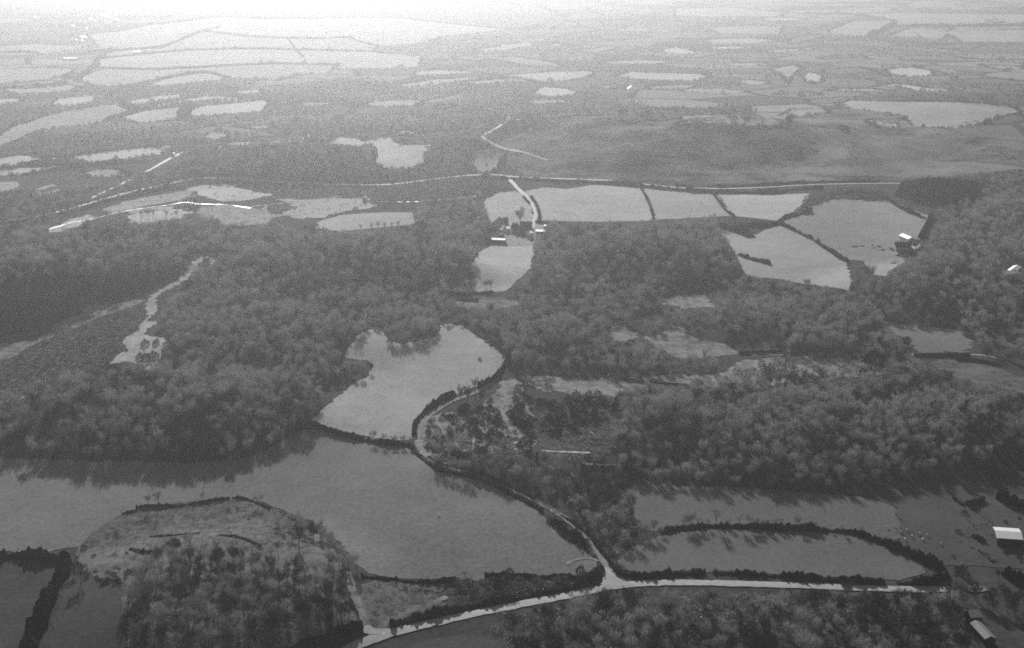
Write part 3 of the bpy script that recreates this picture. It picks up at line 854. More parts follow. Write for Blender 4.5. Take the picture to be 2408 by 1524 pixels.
def bush(seed, n=170, wide=1.5):
    R = np.random.default_rng(seed)
    T, C = MB(), MB()
    for i in range(5):
        az = i * 1.26
        T.seg((0, 0, -.05), (math.cos(az) * .35 * wide * .6, math.sin(az) * .35 * wide * .6, .6), .03, .01, 3)
    dv = rand_dir(R, n)
    dv[:, 2] = np.abs(dv[:, 2])
    lump = 1 + .22 * np.sin(dv[:, 0] * 5 + seed) * np.sin(dv[:, 1] * 4 + seed)
    P = dv * np.array([wide * .5, wide * .5, .88]) * (R.uniform(.4, 1, n) ** .5 * lump)[:, None]
    C.tris(P, dv + rand_dir(R, n) * .7 + np.array([0, 0, .3]), R.uniform(.14, .3, n), R.uniform(.07, .14, n), R)
    return T.get(), C.get()


PROTO = {}          # kind -> list of (trunk mesh, crown mesh)
COLL = {}           # kind -> collection of joined prototypes for the masses


def make_mesh(name, VF_, mat):
    me = bpy.data.meshes.new(name)
    me.from_pydata([tuple(v) for v in VF_[0]], [], VF_[1])
    me.materials.append(mat)
    me.update()
    return me


def proto(kind, builds, trunk_m, crown_m):
    PROTO[kind] = []
    col = bpy.data.collections.new('prototype_' + kind)
    COLL[kind] = col
    for i, bd in enumerate(builds):
        T, C = bd[:2]
        crown_m = bd[2] if len(bd) > 2 else crown_m
        PROTO[kind].append((make_mesh('trunk', T, trunk_m), make_mesh('crown', C, crown_m)))
        V = np.vstack([T[0], C[0]])
        F = list(T[1]) + [tuple(k + len(T[0]) for k in f) for f in C[1]]
        me = bpy.data.meshes.new('prototype_' + kind)
        me.from_pydata([tuple(v) for v in V], [], F)
        me.materials.append(trunk_m)
        me.materials.append(crown_m)
        me.polygons.foreach_set('material_index', np.array([0] * len(T[1]) + [1] * len(C[1]), np.int32))
        me.update()
        col.objects.link(bpy.data.objects.new('prototype_%s_%d' % (kind, i), me))


proto('bare', [bare_tree(s, sp_, tw, lo) for s, sp_, tw, lo in ((1, .80, 620, .28), (2, .95, 700, .25), (3, .62, 520, .32), (4, .85, 640, .3), (5, .72, 560, .26), (6, 1.05, 720, .22))], M['bark'], M['twig'])
proto('wood', [bare_tree(s, sp_, tw, lo) + (M[mt],) for s, sp_, tw, lo, mt in (
    (1, .56, 540, .26, 'twig'), (2, .70, 620, .22, 'twig'), (3, .40, 420, .30, 'twig'), (4, .54, 520, .28, 'twig_pale'), (5, .40, 400, .24, 'twig_pale'),
    (6, .70, 600, .2, 'twig_pale'), (7, .52, 580, .2, 'twig_dark'), (8, .68, 660, .2, 'twig_dark'))], M['bark'], M['twig'])
proto('dark', [bare_tree(s, sp_, tw, lo) for s, sp_, tw, lo in ((11, .85, 760, .2), (12, .7, 700, .22), (13, .95, 800, .2))], M['bark'], M['twig_dark'])
proto('thin', [bare_tree(s, .40, 200, .4) for s in (21, 22, 23)], M['bark'], M['twig_dark'])
proto('tall', [bare_tree(s, .42, 620, .15) for s in (31, 32)], M['bark'], M['twig_dark'])
proto('conifer', [conifer(s) for s in (41, 42, 43)], M['bark'], M['needle'])
proto('evergreen', [round_evergreen(s) for s in (51, 52, 53)], M['bark'], M['needle'])
proto('bush', [bush(s) for s in (61, 62, 63, 64)], M['bark'], M['bush'])
proto('darkbush', [bush(s, 210, 1.35) for s in (71, 72, 73)], M['bark'], M['hedge'])
proto('scrub', [bush(s, 110, 2.2) for s in (81, 82, 83)], M['bark'], M['twig'])


def plant(name, kind, loc, h, label, cat, group=None, variant=None, part=('trunk', 'crown')):
    pr = PROTO[kind]
    k = rng.integers(0, len(pr)) if variant is None else variant % len(pr)
    e = empty(name, tuple(loc), rng.uniform(0, 6.28), h)
    for nm, me in zip(part, pr[k]):
        o = link(bpy.data.objects.new(nm, me))
        o.parent = e
    tag(e, label, cat, group)
    return e


GN = {}


def gn_tree(kind):
    if kind in GN:
        return GN[kind]
    ng = bpy.data.node_groups.new('scatter_' + kind, 'GeometryNodeTree')
    ng.interface.new_socket('Geometry', in_out='INPUT', socket_type='NodeSocketGeometry')
    ng.interface.new_socket('Geometry', in_out='OUTPUT', socket_type='NodeSocketGeometry')
    n = ng.nodes
    gi, go = n.new('NodeGroupInput'), n.new('NodeGroupOutput')
    ci = n.new('GeometryNodeCollectionInfo')
    ci.inputs['Collection'].default_value = COLL[kind]
    ci.inputs['Separate Children'].default_value = True
    ci.inputs['Reset Children'].default_value = True
    ip = n.new('GeometryNodeInstanceOnPoints')
    ip.inputs['Pick Instance'].default_value = True
    mp = n.new('GeometryNodeMeshToPoints')

    def attr(nm, ty):
        a = n.new('GeometryNodeInputNamedAttribute')
        a.data_type = ty
        a.inputs['Name'].default_value = nm
        return a.outputs['Attribute']
    ng.links.new(gi.outputs[0], mp.inputs[0])
    ng.links.new(mp.outputs[0], ip.inputs['Points'])
    ng.links.new(ci.outputs[0], ip.inputs['Instance'])
    ng.links.new(attr('pick', 'INT'), ip.inputs['Instance Index'])
    ng.links.new(attr('turn', 'FLOAT_VECTOR'), ip.inputs['Rotation'])
    ng.links.new(attr('size', 'FLOAT_VECTOR'), ip.inputs['Scale'])
    ng.links.new(ip.outputs[0], go.inputs[0])
    GN[kind] = ng
    return ng


def mass(name, kind, P, H, label, cat, flatten=1.0, pick=None):
    n = len(P)
    if n == 0:
        return
    me = bpy.data.meshes.new(name)
    me.vertices.add(n)
    me.vertices.foreach_set('co', np.asarray(P, np.float32).ravel())
    a = me.attributes.new('pick', 'INT', 'POINT')
    a.data.foreach_set('value', (rng.integers(0, len(PROTO[kind]), n) if pick is None else np.asarray(pick)).astype(np.int32))
    a = me.attributes.new('turn', 'FLOAT_VECTOR', 'POINT')
    rot = np.zeros((n, 3), np.float32)
    rot[:, 2] = rng.uniform(0, 6.28, n)
    rot[:, :2] = rng.normal(0, .05, (n, 2))
    a.data.foreach_set('vector', rot.ravel())
    a = me.attributes.new('size', 'FLOAT_VECTOR', 'POINT')
    S = np.repeat(np.asarray(H, np.float32)[:, None], 3, 1) * rng.uniform(.85, 1.15, (n, 3))
    S[:, 2] *= flatten
    a.data.foreach_set('vector', S.astype(np.float32).ravel())
    me.update()
    o = link(bpy.data.objects.new(name, me))
    md = o.modifiers.new('scatter', 'NODES')
    md.node_group = gn_tree(kind)
    return tag(o, label, cat, kind='stuff')


def near_road(P, pad=1.0):
    r = np.zeros(len(P), bool)
    for path, wd in ROADPX:
        if len(P) == 0:
            break
        lo, hi = path.min(0) - 10, path.max(0) + 10
        m_ = (P[:, 0] > lo[0]) & (P[:, 0] < hi[0]) & (P[:, 1] > lo[1]) & (P[:, 1] < hi[1])
        ids = np.nonzero(m_)[0]
        for c in range(0, len(ids), 400):
            ii = ids[c:c + 400]
            d = np.min(np.linalg.norm(P[ii][:, None, :2] - path[None], axis=2), 1)
            r[ii] |= d < wd / 2 + pad
    return r


def in_open(q):
    r = np.zeros(len(q), bool)
    for p_ in OPEN:
        lo, hi = p_.min(0), p_.max(0)
        m_ = (q[:, 0] > lo[0]) & (q[:, 0] < hi[0]) & (q[:, 1] > lo[1]) & (q[:, 1] < hi[1]) & ~r
        if m_.any():
            r[m_] |= inpoly(q[m_], p_)
    return r


def fill(poly, spacing, h0, h1, keep=1.0, road_pad=1.5, top_test=.8, clump=0.0, gap=0.0, open_ok=False):
    """jittered stand of plants on the ground outlined by poly (view pixels)."""
    B = hit(poly)
    lo, hi = B[:, :2].min(0), B[:, :2].max(0)
    g = np.stack(np.meshgrid(np.arange(lo[0], hi[0], spacing), np.arange(lo[1], hi[1], spacing)), -1).reshape(-1, 2)
    g = g + rng.uniform(-.48, .48, g.shape) * spacing
    z = terrain(g[:, 0], g[:, 1])
    P = np.column_stack([g, z])
    H = rng.uniform(h0, h1, len(P))
    q = project(P)
    k = inpoly(q, poly) & (rng.random(len(P)) < keep)
    if clump:
        k &= (wob(g[:, 0], g[:, 1], clump, 3) + .35 * wob(g[:, 0], g[:, 1], clump * .3, 5)) > -.25
    if gap:
        k &= (wob(g[:, 0], g[:, 1], 11, 7) + .7 * wob(g[:, 0], g[:, 1], 29, 8)) > -1.0 + gap * 3
    P, H, q = P[k], H[k], q[k]
    if not open_ok:
        k = ~in_open(q)
        P, H = P[k], H[k]
    if top_test:
        ok = np.zeros(len(P), bool)
        best = H.copy()
        for f in (1.0, .78, .6, .45, .33):
            bad = np.zeros(len(P), bool)
            for tt in (top_test, top_test * .5):
                T = P.copy()
                T[:, 2] += H * f * tt
                bad |= in_open(project(T))
            new = ~bad & ~ok
            best[new] = H[new] * f
            ok |= new
        P, H = P[ok], best[ok]
    k = ~near_road(P, road_pad)
    return P[k], H[k]


# ------------------------------------------------------------------ woods
WOODS = [
    # key, kind, spacing, h0, h1, outline, label of a single tree, label of the mass
    ('knoll', 'wood', 4.6, 6, 9.5, px('N', '560,690 600,640 720,560 850,480 1000,520 1250,560 1500,620 1700,700 1900,640 2000,700 2100,830 2200,900 2250,1050 2300,1100 2000,1230 1700,1340 500,1340 450,1200 420,1000 440,850'),
     '* tree in the copse on the knoll', 'dark copse covering the near slope of the knoll'),
    ('knollside', 'wood', 5.0, 5, 9, px('N', '1620,300 1760,270 1850,290 1960,350 2100,420 2280,580 2340,680 2330,760 2180,800 2060,620 1960,430 1760,420 1660,380'),
     '* bare tree on the right flank of the knoll', 'dark trees along the right flank of the knoll'),
    ('road', 'wood', 5.2, 7, 11, px('V', '1180,1445 1300,1420 1450,1402 1700,1398 2000,1398 2250,1396 2292,1420 2262,1470 2300,1600 1220,1600'),
     '* tree of the wood', 'bare wood below the main road'),
    ('corner', 'wood', 5.5, 6, 9, px('V', '2250,1340 2290,1325 2340,1345 2420,1380 2470,1400 2470,1372 2300,1372 2240,1372'),
     '* tree at the road end below the barn field', 'dark trees at the road end below the barn field'),
    ('edge', 'wood', 5.4, 7, 10, px('V', '2262,1400 2300,1392 2408,1388 2480,1388 2480,1470 2420,1480 2370,1450 2310,1440 2285,1425'),
     '* tree in the black thicket at the road end', 'black thicket at the road end'),
    ('junction', 'wood', 5.0, 6, 10, px('V', '1330,1180 1400,1150 1460,1130 1490,1190 1505,1255 1480,1290 1440,1322 1415,1290 1385,1255 1350,1220'),
     '* tree in the spinney beside the lane junction', 'bare spinney beside the lane junction'),
    ('bend', 'wood', 4.8, 5, 9, px('V', '1010,1072 1000,1040 1050,1035 1120,1060 1180,1080 1300,1090 1430,1100 1460,1130 1400,1152 1330,1182 1250,1160 1150,1118 1060,1098'),
     '* tree on the bank above the lane bend', 'bare trees on the bank above the lane bend'),
    ('right', 'wood', 5.0, 7, 10.5, px('V', '1450,955 1530,912 1700,918 1850,900 2000,885 2150,872 2300,908 2408,935 2500,945 2500,1105 2408,1085 2250,1104 2100,1134 1950,1152 1750,1152 1550,1142 1460,1128 1430,1085 1450,1000'),
     '* tree in the broad wood', 'broad bare wood right of the lane'),
    ('left', 'wood', 5.2, 8, 12, px('V', '-80,975 100,935 250,885 390,872 560,902 740,912 762,960 724,1000 652,1050 560,1090 430,1094 200,1090 -80,1085'),
     '* tree in the deep wood', 'deep bare wood behind the broad pasture'),
    ('centre', 'wood', 5.6, 7, 11, px('V', '380,872 340,850 370,800 365,760 400,720 440,680 500,660 560,690 650,702 900,692 1000,702 1060,690 1078,757 1040,757 1030,792 990,803 930,816 905,790 870,772 805,832 870,850 878,880 830,902 740,912 560,902'),
     None, 'bare wood left of the lane pasture'),
    ('middle', 'wood', 6.0, 8, 12, px('V', '520,600 560,580 750,550 970,545 980,500 1060,480 1140,495 1160,530 1130,560 1110,590 1135,620 1122,658 1060,690 1000,702 900,692 650,702 560,690 480,660 440,680'),
     None, 'bare wood left of the farmstead'),
    ('upper_left', 'wood', 6.2, 8, 12, px('V', '-80,568 100,552 290,528 340,512 460,520 540,545 750,548 745,552 560,582 520,602 430,632 330,645 100,650 -80,655'),
     None, 'bare wood on the plateau above the scarp'),
    ('farmwood', 'wood', 6.0, 8, 12, px('V', '1258,560 1300,520 1380,515 1540,500 1640,510 1700,540 1742,622 1742,652 1640,667 1530,692 1420,717 1330,692 1240,692 1170,692 1190,672 1252,642'),
     None, 'bare wood right of the farmstead'),
    ('glade', 'wood', 5.4, 7, 11, px('V', '1060,722 1170,712 1300,716 1420,717 1530,692 1690,720 1640,762 1530,792 1490,770 1430,775 1440,800 1490,815 1540,842 1600,852 1680,852 1690,888 1560,880 1450,887 1280,872 1205,872 1190,832 1120,780 1078,757'),
     None, 'bare wood round the small glades'),
    ('farright', 'wood', 5.8, 7, 11, px('V', '1690,720 1690,684 1740,652 1850,672 1990,692 2060,642 2150,622 2200,562 2210,502 2408,455 2500,455 2500,860 2408,852 2300,832 2290,792 2240,772 2130,757 2060,752 2100,802 2130,842 2080,862 2000,832 1850,832 1800,792 1700,792 1640,792'),
     None, 'bare woods on the right below the long house'),
    ('strip', 'wood', 4.0, 5.5, 9.5, px('V', '1500,1256 1600,1238 1650,1230 1800,1235 1900,1238 1990,1245 2060,1256 2060,1264 1900,1248 1650,1244 1530,1268 1500,1275'),
     '* bare tree in the row above the narrow pasture', None),
]
IND_MAX = 215
# spots from which a tree's place can be told, with their view pixels
MARKS = [('beside the road junction', px('H', '1900,1150')), ('under the bend of the main road', px('H', '1350,1330')), ('below the thick junction hedge', px('V', '1640,1420')),
         ('below the middle of the long hedge', px('V', '1850,1430')), ('below the tip of the narrow pasture', px('V', '2080,1420')), ('beside the two corner sheds', px('V', '2250,1450')),
         ('at the bottom edge under the junction', px('V', '1450,1510')), ('at the bottom edge under the long hedge', px('V', '1750,1510')), ('at the bottom edge left of the corner sheds', px('V', '2080,1510'))]
MARKS = {'road': MARKS,
         'left': [('above the knoll top', px('V', '480,1080')), ('near the left edge of the picture', px('V', '40,1070')), ('above the left shoulder of the knoll', px('V', '240,1080')),
                  ('next to the dividing hedge', px('V', '710,1000')), ('facing the open pasture', px('V', '610,1055')), ('far inside', px('V', '350,980')), ('far inside near its right end', px('V', '600,960'))],
         'knoll': [('by its left edge', px('N', '480,1000')), ('near the bottom edge', px('N', '1000,1250')), ('by its upper rim', px('N', '900,600')), ('by the grassy track', px('N', '2150,1000')),
                   ('in its middle', px('N', '1300,900')), ('near the bottom left', px('N', '550,1250')), ('near the road hedge', px('N', '1800,1200'))],
         'strip': [('at its left end', px('V', '1540,1262')), ('left of its middle', px('V', '1680,1240')), ('right of its middle', px('V', '1840,1242')), ('at its right end', px('V', '2010,1255'))],
         'right': [('above the left end of the dull pasture', px('V', '1560,1140')), ('above the middle of the dull pasture', px('V', '1800,1150')), ('towards the barn', px('V', '2050,1140')), ('at the picture edge', px('V', '2350,1090'))]}
TONE = ['grey', 'grey', 'grey', 'pale', 'pale', 'pale', 'dark', 'dark']
SHAPE = ['rounded', 'spreading', 'narrow', 'rounded', 'narrow', 'spreading', 'rounded', 'spreading']
pool = []
for key, kind, spc, h0, h1, poly, lb1, lbm in WOODS:
    # open land must not cut off the trees that overlap it from below: only the tops are tested
    P, H = fill(poly, spc * 1.06, h0 * .74, h1 * .98, .93, top_test=0 if key in ('strip', 'junction', 'knoll', 'knollside', 'corner', 'bend', 'edge') else .85,
                gap=.0 if key == 'strip' else .05)
    # stands of different age and tone; nearest ones darkened to put the vignette in
    age = wob(P[:, 0], P[:, 1], 17, 4) + .6 * wob(P[:, 0], P[:, 1], 41, 9)
    H = H * (1 + .16 * age)
    tone = wob(P[:, 0], P[:, 1], 13, 6) + .5 * wob(P[:, 0], P[:, 1], 33, 2) + rng.normal(0, .45, len(P))
    tone = tone - {'edge': 1.2, 'corner': 1.2, 'road': .45, 'knoll': .55, 'junction': .25, 'bend': .1, 'left': -.15, 'right': -.1, 'strip': -.6}.get(key, -.35)
    pick = np.where(tone > .38, rng.integers(3, 6, len(P)), np.where(tone < -.42, rng.integers(6, 8, len(P)), rng.integers(0, 3, len(P))))
    pool.append([key, kind, P, H, lb1, lbm, pick])
# the nearest trees are individuals
cand = []
for wi, (key, kind, P, H, lb1, lbm, pick) in enumerate(pool):
    if not lb1:
        continue
    q = project(P + np.column_stack([np.zeros(len(P)), np.zeros(len(P)), H * .6]))
    d = np.linalg.norm(P - np.array([0, 0, CAM_H]), axis=1)
    vis = (q[:, 0] > -5) & (q[:, 0] < 2413) & (q[:, 1] < 1522)
    for i in np.nonzero(vis)[0]:
        cand.append(((H[i] / d[i]) * (2.0 if not lbm else 1.0), wi, i))
cand.sort(reverse=True)
chosen = {}
for _, wi, i in cand[:IND_MAX]:
    chosen.setdefault(wi, set()).add(i)
for wi, (key, kind, P, H, lb1, lbm, pick) in enumerate(pool):
    ch = sorted(chosen.get(wi, ()))
    for i in ch if lbm else range(len(P)):
        k = int(pick[i])
        lb = lb1.replace('*', TONE[k] + ' ' + SHAPE[k])
        if key in MARKS:
            q = project(P[i:i + 1])[0]
            lb += ' ' + min(MARKS[key], key=lambda m_: np.hypot(*(m_[1][0] - q)))[0]
        if key == 'road':
            pass
        elif H[i] > (h_ := np.median(H)) * 1.12:
            lb = 'tall ' + lb
        elif H[i] < h_ * .85:
            lb = 'low ' + lb
        plant('tree', kind, P[i], H[i], lb, 'tree', 'trees of the ' + key.replace('knollside', 'knoll flank') + ' stand', variant=k)
    rest = np.setdiff1d(np.arange(len(P)), ch)
    if lbm:
        mass('woodland', kind, P[rest], H[rest], lbm, 'wood', pick=pick[rest])

# scrub and undergrowth masses
SCRUB = [
    ('scrub', 3.2, .9, 2.2, px('V', '-60,962 -60,842 100,800 200,742 340,722 360,735 330,790 300,830 240,872 100,930'), .9, 'low grey scrub below the wooded scarp'),
    ('bush', 4.6, 1.2, 2.8, px('V', '-60,962 -60,842 100,800 200,742 340,722 360,735 330,790 300,830 240,872 100,930'), .5, 'dark bushes below the wooded scarp'),
    ('darkbush', 6.5, 3.5, 6.5, px('V', '-90,800 0,798 180,742 330,680 425,640 300,648 100,655 -90,660'), .95, 'thicket toned dark for the shade on the scarp'),  # dark plants stand in for the shade over the wooded slope
    ('scrub', 2.4, .5, 1.3, px('N', '130,480 330,260 560,170 1240,90 1400,90 1700,230 1950,350 2000,440 1700,540 1550,600 1200,520 900,510 600,600 300,560'), .55, 'low tussocks over the top of the knoll'),
    ('scrub', 2.6, .8, 2.0, px('N', '480,760 900,720 1600,760 2100,850 2260,1100 1900,1300 500,1330 430,1000'), .9, 'undergrowth in the copse on the knoll'),
    ('bush', 2.8, .8, 2.6, px('Q', '120,560 420,450 760,380 960,120 1200,160 1330,560 1250,900 900,1000 500,960 150,880'), .30, 'scrubby bushes inside the lane bend'),
    ('darkbush', 4.0, 1.8, 4.0, px('Q', '1220,330 1400,280 1600,330 1800,260 2000,270 2180,330 2200,450 2100,620 1900,640 1700,720 1500,700 1330,690 1200,650 1060,560 1150,420 1330,560 1400,480'), .45, 'dark young evergreens in the plantation'),
    ('scrub', 3.0, .8, 2.2, px('Q', '1220,330 1400,280 1600,330 1800,260 2000,270 2180,330 2300,450 2250,700 2100,900 1700,980 1400,960 1250,900 1200,650 1060,560 1330,560'), .6, 'undergrowth between the young evergreens'),
    ('darkbush', 4.2, 1.4, 3.6, px('Q', '120,560 420,450 760,380 900,300 1200,160 1330,560 1250,900 900,1000 500,960 150,880'), .45, 'dark bushes inside the lane bend'),
    ('scrub', 1.8, .5, 1.4, px('H', '280,1080 600,1090 820,1110 860,1230 640,1290 440,1370 320,1400 240,1210'), .5, 'tussocks on the grassy bank'),
    ('scrub', 2.6, .8, 1.8, px('H', '280,1080 600,1090 900,1090 1340,1090 1640,1050 1750,1090 1650,1130 1300,1180 900,1230 640,1150 480,1220 300,1250'), .55, 'brambles between the hedge and the road'),
    ('bush', 3.6, 1.6, 3.8, px('H', '880,1050 1100,1030 1340,1000 1640,1010 1750,1060 1650,1120 1300,1180 1000,1220 860,1120'), .6, 'thorn bushes above the main road'),
    ('scrub', 3.2, 1.0, 2.4, px('V', '1180,1432 1300,1412 1450,1400 1700,1396 2000,1396 2230,1396 2292,1420 2262,1470 2300,1600 1000,1600 1150,1490'), .7, 'undergrowth below the main road'),
    ('scrub', 3.6, .8, 2.2, px('V', '1330,1180 1460,1130 1490,1190 1505,1255 1470,1290 1440,1322 1400,1280'), .7, 'undergrowth beside the lane junction'),
    ('scrub', 4.2, 1.0, 2.6, px('V', '1205,872 1280,872 1450,890 1690,890 1850,832 2000,832 2080,862 2300,852 2408,930 2150,872 1850,900 1530,912 1310,922 1250,910'), .3, 'scrub on the clearings between the woods'),
    ('bush', 6.0, 2.5, 5, px('V', '1205,872 1280,872 1450,890 1690,890 1850,832 2000,832 2080,862 2300,852 2408,930 2150,872 1850,900 1530,912 1310,922 1250,910'), .35, 'scattered bushes between the woods on the right'),
    ('darkbush', 5.0, 2.5, 5, px('C', '1480,1330 1560,1240 1700,1215 2000,1225 2090,1290 2090,1330 1950,1390 1700,1380'), .95, 'dark thicket covering the round knoll'),
    ('darkbush', 6, 1.5, 4.2, px('V', '1150,345 1300,290 1600,275 1900,262 2150,280 2300,330 2420,330 2420,400 2240,420 2080,424 1900,426 1640,432 1500,428 1260,422 1200,392'), .40, 'low heather scrub on the moor hill'),
    ('darkbush', 3.2, 1.5, 4.0, px('H', '1480,620 1520,620 1640,700 1720,780 1800,850 1700,880 1600,820 1520,740'), .8, 'dark gorse on the pasture corner by the lane'),
    ('scrub', 2.2, .7, 1.5, px('H', '1500,600 1700,660 1800,800 1860,900 1700,900 1600,840'), .6, 'pale bracken along the lane'),
    ('bush', 5.0, 2, 5, px('C', '800,1420 870,1350 1000,1330 1100,1290 1400,1300 1440,1350 1300,1390 1150,1340 1000,1370 900,1420 760,1480'), .8, 'bushes along the top of the rounded pasture'),
    ('scrub', 5.0, .6, 1.8, px('V', '90,548 300,470 450,440 600,448 850,466 885,490 620,530 470,512 340,525 150,550'), .22, 'low scrub dotted over the stream flats'),
    ('bush', 7.0, 2, 5, px('A', '1180,1260 1300,1300 1350,1400 1330,1480 1260,1400 1180,1320'), .8, 'dark bushes across the stream'),
    ('bush', 6.0, 2, 4.5, px('B', '0,1330 120,1290 330,1290 560,1280 760,1260 960,1230 1040,1200 1180,1210 1060,1260 940,1290 560,1320 240,1340 100,1390 0,1400'), .7, 'bushes along the upper stream'),
]
for kind, spc, h0, h1, poly, kp, lb in SCRUB:
    P, H = fill(poly, spc, h0, h1, kp, clump=38 if 'moor' in lb else 0, road_pad=.6, open_ok='flats' in lb or 'grassy bank' in lb, top_test=.95 if 'below the main road' in lb else 0.0)
    mass('undergrowth', kind, P, H, lb, 'scrub')

# far woods: whatever is not open land
FARW = [
    (px('V', '-60,560 -60,330 500,320 1130,320 1200,395 1180,418 900,424 540,416 420,430 250,470 60,545'), 6.4, 5, 8.5, .92, 85, 'bare woods along the left of the far valley'),
    (px('V', '-60,340 -60,215 600,190 1180,200 1400,215 1400,275 1140,315 500,325'), 6.6, 4, 7.5, .9, 70, 'woods between the far pale fields'),
    (px('V', '1280,285 1300,190 1700,180 2440,200 2440,262 1900,262 1600,272'), 7.5, 4.5, 8, .85, 240, 'woods on the far right slopes'),
    (px('V', '2050,420 2240,422 2420,400 2500,360 2500,452 2408,456 2300,470 2330,440 2250,425'), 7.0, 6, 9, .9, 0, 'dark wood on the far right'),
    (px('V', '-80,215 -80,20 250,20 230,140 160,190 0,205'), 11, 5, 8, .6, 150, 'trees about the far village'),
    (px('V', '860,120 1100,95 1280,50 1600,40 2460,20 2460,200 1700,185 1180,195 1000,175 1060,150 1050,128'), 11, 5, 8, .6, 190, 'trees over the far right plain'),
    (px('V', '60,545 250,475 420,432 540,418 900,426 1180,420 1210,450 1150,455 880,470 700,462 600,446 520,428 440,440 300,468 200,498'), 8, 3, 6, .6, 0, 'bushes along the valley road'),
]
for poly, spc, h0, h1, kp, cl, lb in FARW:
    P, H = fill(poly, spc, h0, h1, kp, road_pad=3, top_test=.5, clump=cl)
    mass('far_woodland', 'wood', P, H, lb, 'wood', pick=rng.choice([0, 1, 2, 3, 6, 7], len(P)))

# hedgerows round the far fields, too far off to tell one bush from the next
HP = []
for f_ in FIELDS:
    pol = px(f_[1], f_[2])
    if pol[:, 1].mean() < 430:
        q = resample(hit(pol), 4.2, True)
        q = q + rng.normal(0, .8, q.shape)
        keep = (np.sin(np.arange(len(q)) * .021 + len(q)) + rng.normal(0, .3, len(q))) > -.75
        HP.append(q[keep])
HP = np.vstack(HP)
HP[:, 2] = gz(HP[:, 0], HP[:, 1])
mass('far_hedgerows', 'darkbush', HP, rng.uniform(1.6, 3.6, len(HP)) * (1 + 1.1 * (rng.random(len(HP)) > .93)), 'thin dark hedgerows bounding the far fields', 'hedgerows')

# ------------------------------------------------------------------ hedges
def hedge(rg, s, h, wd, label, rag=.42, name='hedge', mat='hedge', dens=14, group=None):
    P = smooth_path(at(rg, s), 1)
    dist = np.linalg.norm(P[:, :2].mean(0))
    st = max(1.1, dist / 620)
    P = resample(P, st)
    n = len(P)
    T = np.gradient(P[:, :2], axis=0)
    T /= np.linalg.norm(T, axis=1)[:, None] + 1e-9
    N = np.stack([-T[:, 1], T[:, 0]], 1)
    ks = np.arange(n)
    slow = np.sin(ks * .13 + rng.uniform(0, 6)) * np.sin(ks * .047 + rng.uniform(0, 6)) + .6 * np.sin(ks * .31 + rng.uniform(0, 6))
    hv = h * (1 + rag * np.clip(rng.normal(0, .5, n) + slow, -1.6, 2.2))
    wv = wd * (1 + rag * .8 * np.roll(slow, 7))
    if name == 'hedge':
        thin = np.sin(ks * .071 + rng.uniform(0, 6)) * np.sin(ks * .19 + rng.uniform(0, 6)) > .72
        hv = np.where(thin, hv * .45, hv)
    prof = ((-.5, 0), (-.52, .45), (-.32, .95), (.1, 1.05), (.36, .9), (.53, .4), (.5, 0))
    rows = []
    for k, z in prof:
        q = P[:, :2] + N * (k * wv * (1 + rng.normal(0, .12, n)))[:, None]
        rows.append(np.column_stack([q, terrain(q[:, 0], q[:, 1]) + z * hv * (1 + rng.normal(0, .06, n)) - (.3 if z == 0 else 0)]))
    V = [np.vstack(rows)]
    F = [(r * n + i, r * n + i + 1, (r + 1) * n + i + 1, (r + 1) * n + i) for r in range(len(prof) - 1) for i in range(n - 1)]
    L = np.sum(np.linalg.norm(np.diff(P[:, :2], axis=0), axis=1))
    m_ = int(min(L * dens / max(st / 1.1, 1), 5000))
    t_ = rng.uniform(0, n - 1.001, m_)
    i0 = t_.astype(int)
    fr = (t_ - i0)[:, None]
    c = P[i0] * (1 - fr) + P[i0 + 1] * fr
    lat = rng.uniform(-.62, .62, m_) * wd
    c[:, :2] += N[i0] * lat[:, None]
    zz = (1 - (np.abs(lat) / wd * 1.6) ** 2) * rng.uniform(.45, 1.06, m_) * (1 + .9 * rag * (np.sin(i0 * .9) * np.sin(i0 * .23) > .45))
    c[:, 2] = terrain(c[:, 0], c[:, 1]) + zz * hv[i0]
    sz = rng.uniform(.35, .8, m_) * max(st / 1.1, 1) ** .7 * min(h / 2.0, 1.3)
    mb = MB()
    mb.tris(c, rand_dir(rng, m_) * .7 + np.array([0, 0, .8]), sz, sz * .45, rng)
    v2, f2 = mb.get()
    n0 = len(V[0])
    o = mesh_obj(name, np.vstack([V[0], v2]), F + [tuple(k + n0 for k in f) for f in f2], M[mat])
    return tag(o, label, name if name != 'hedge' else 'hedge', group)


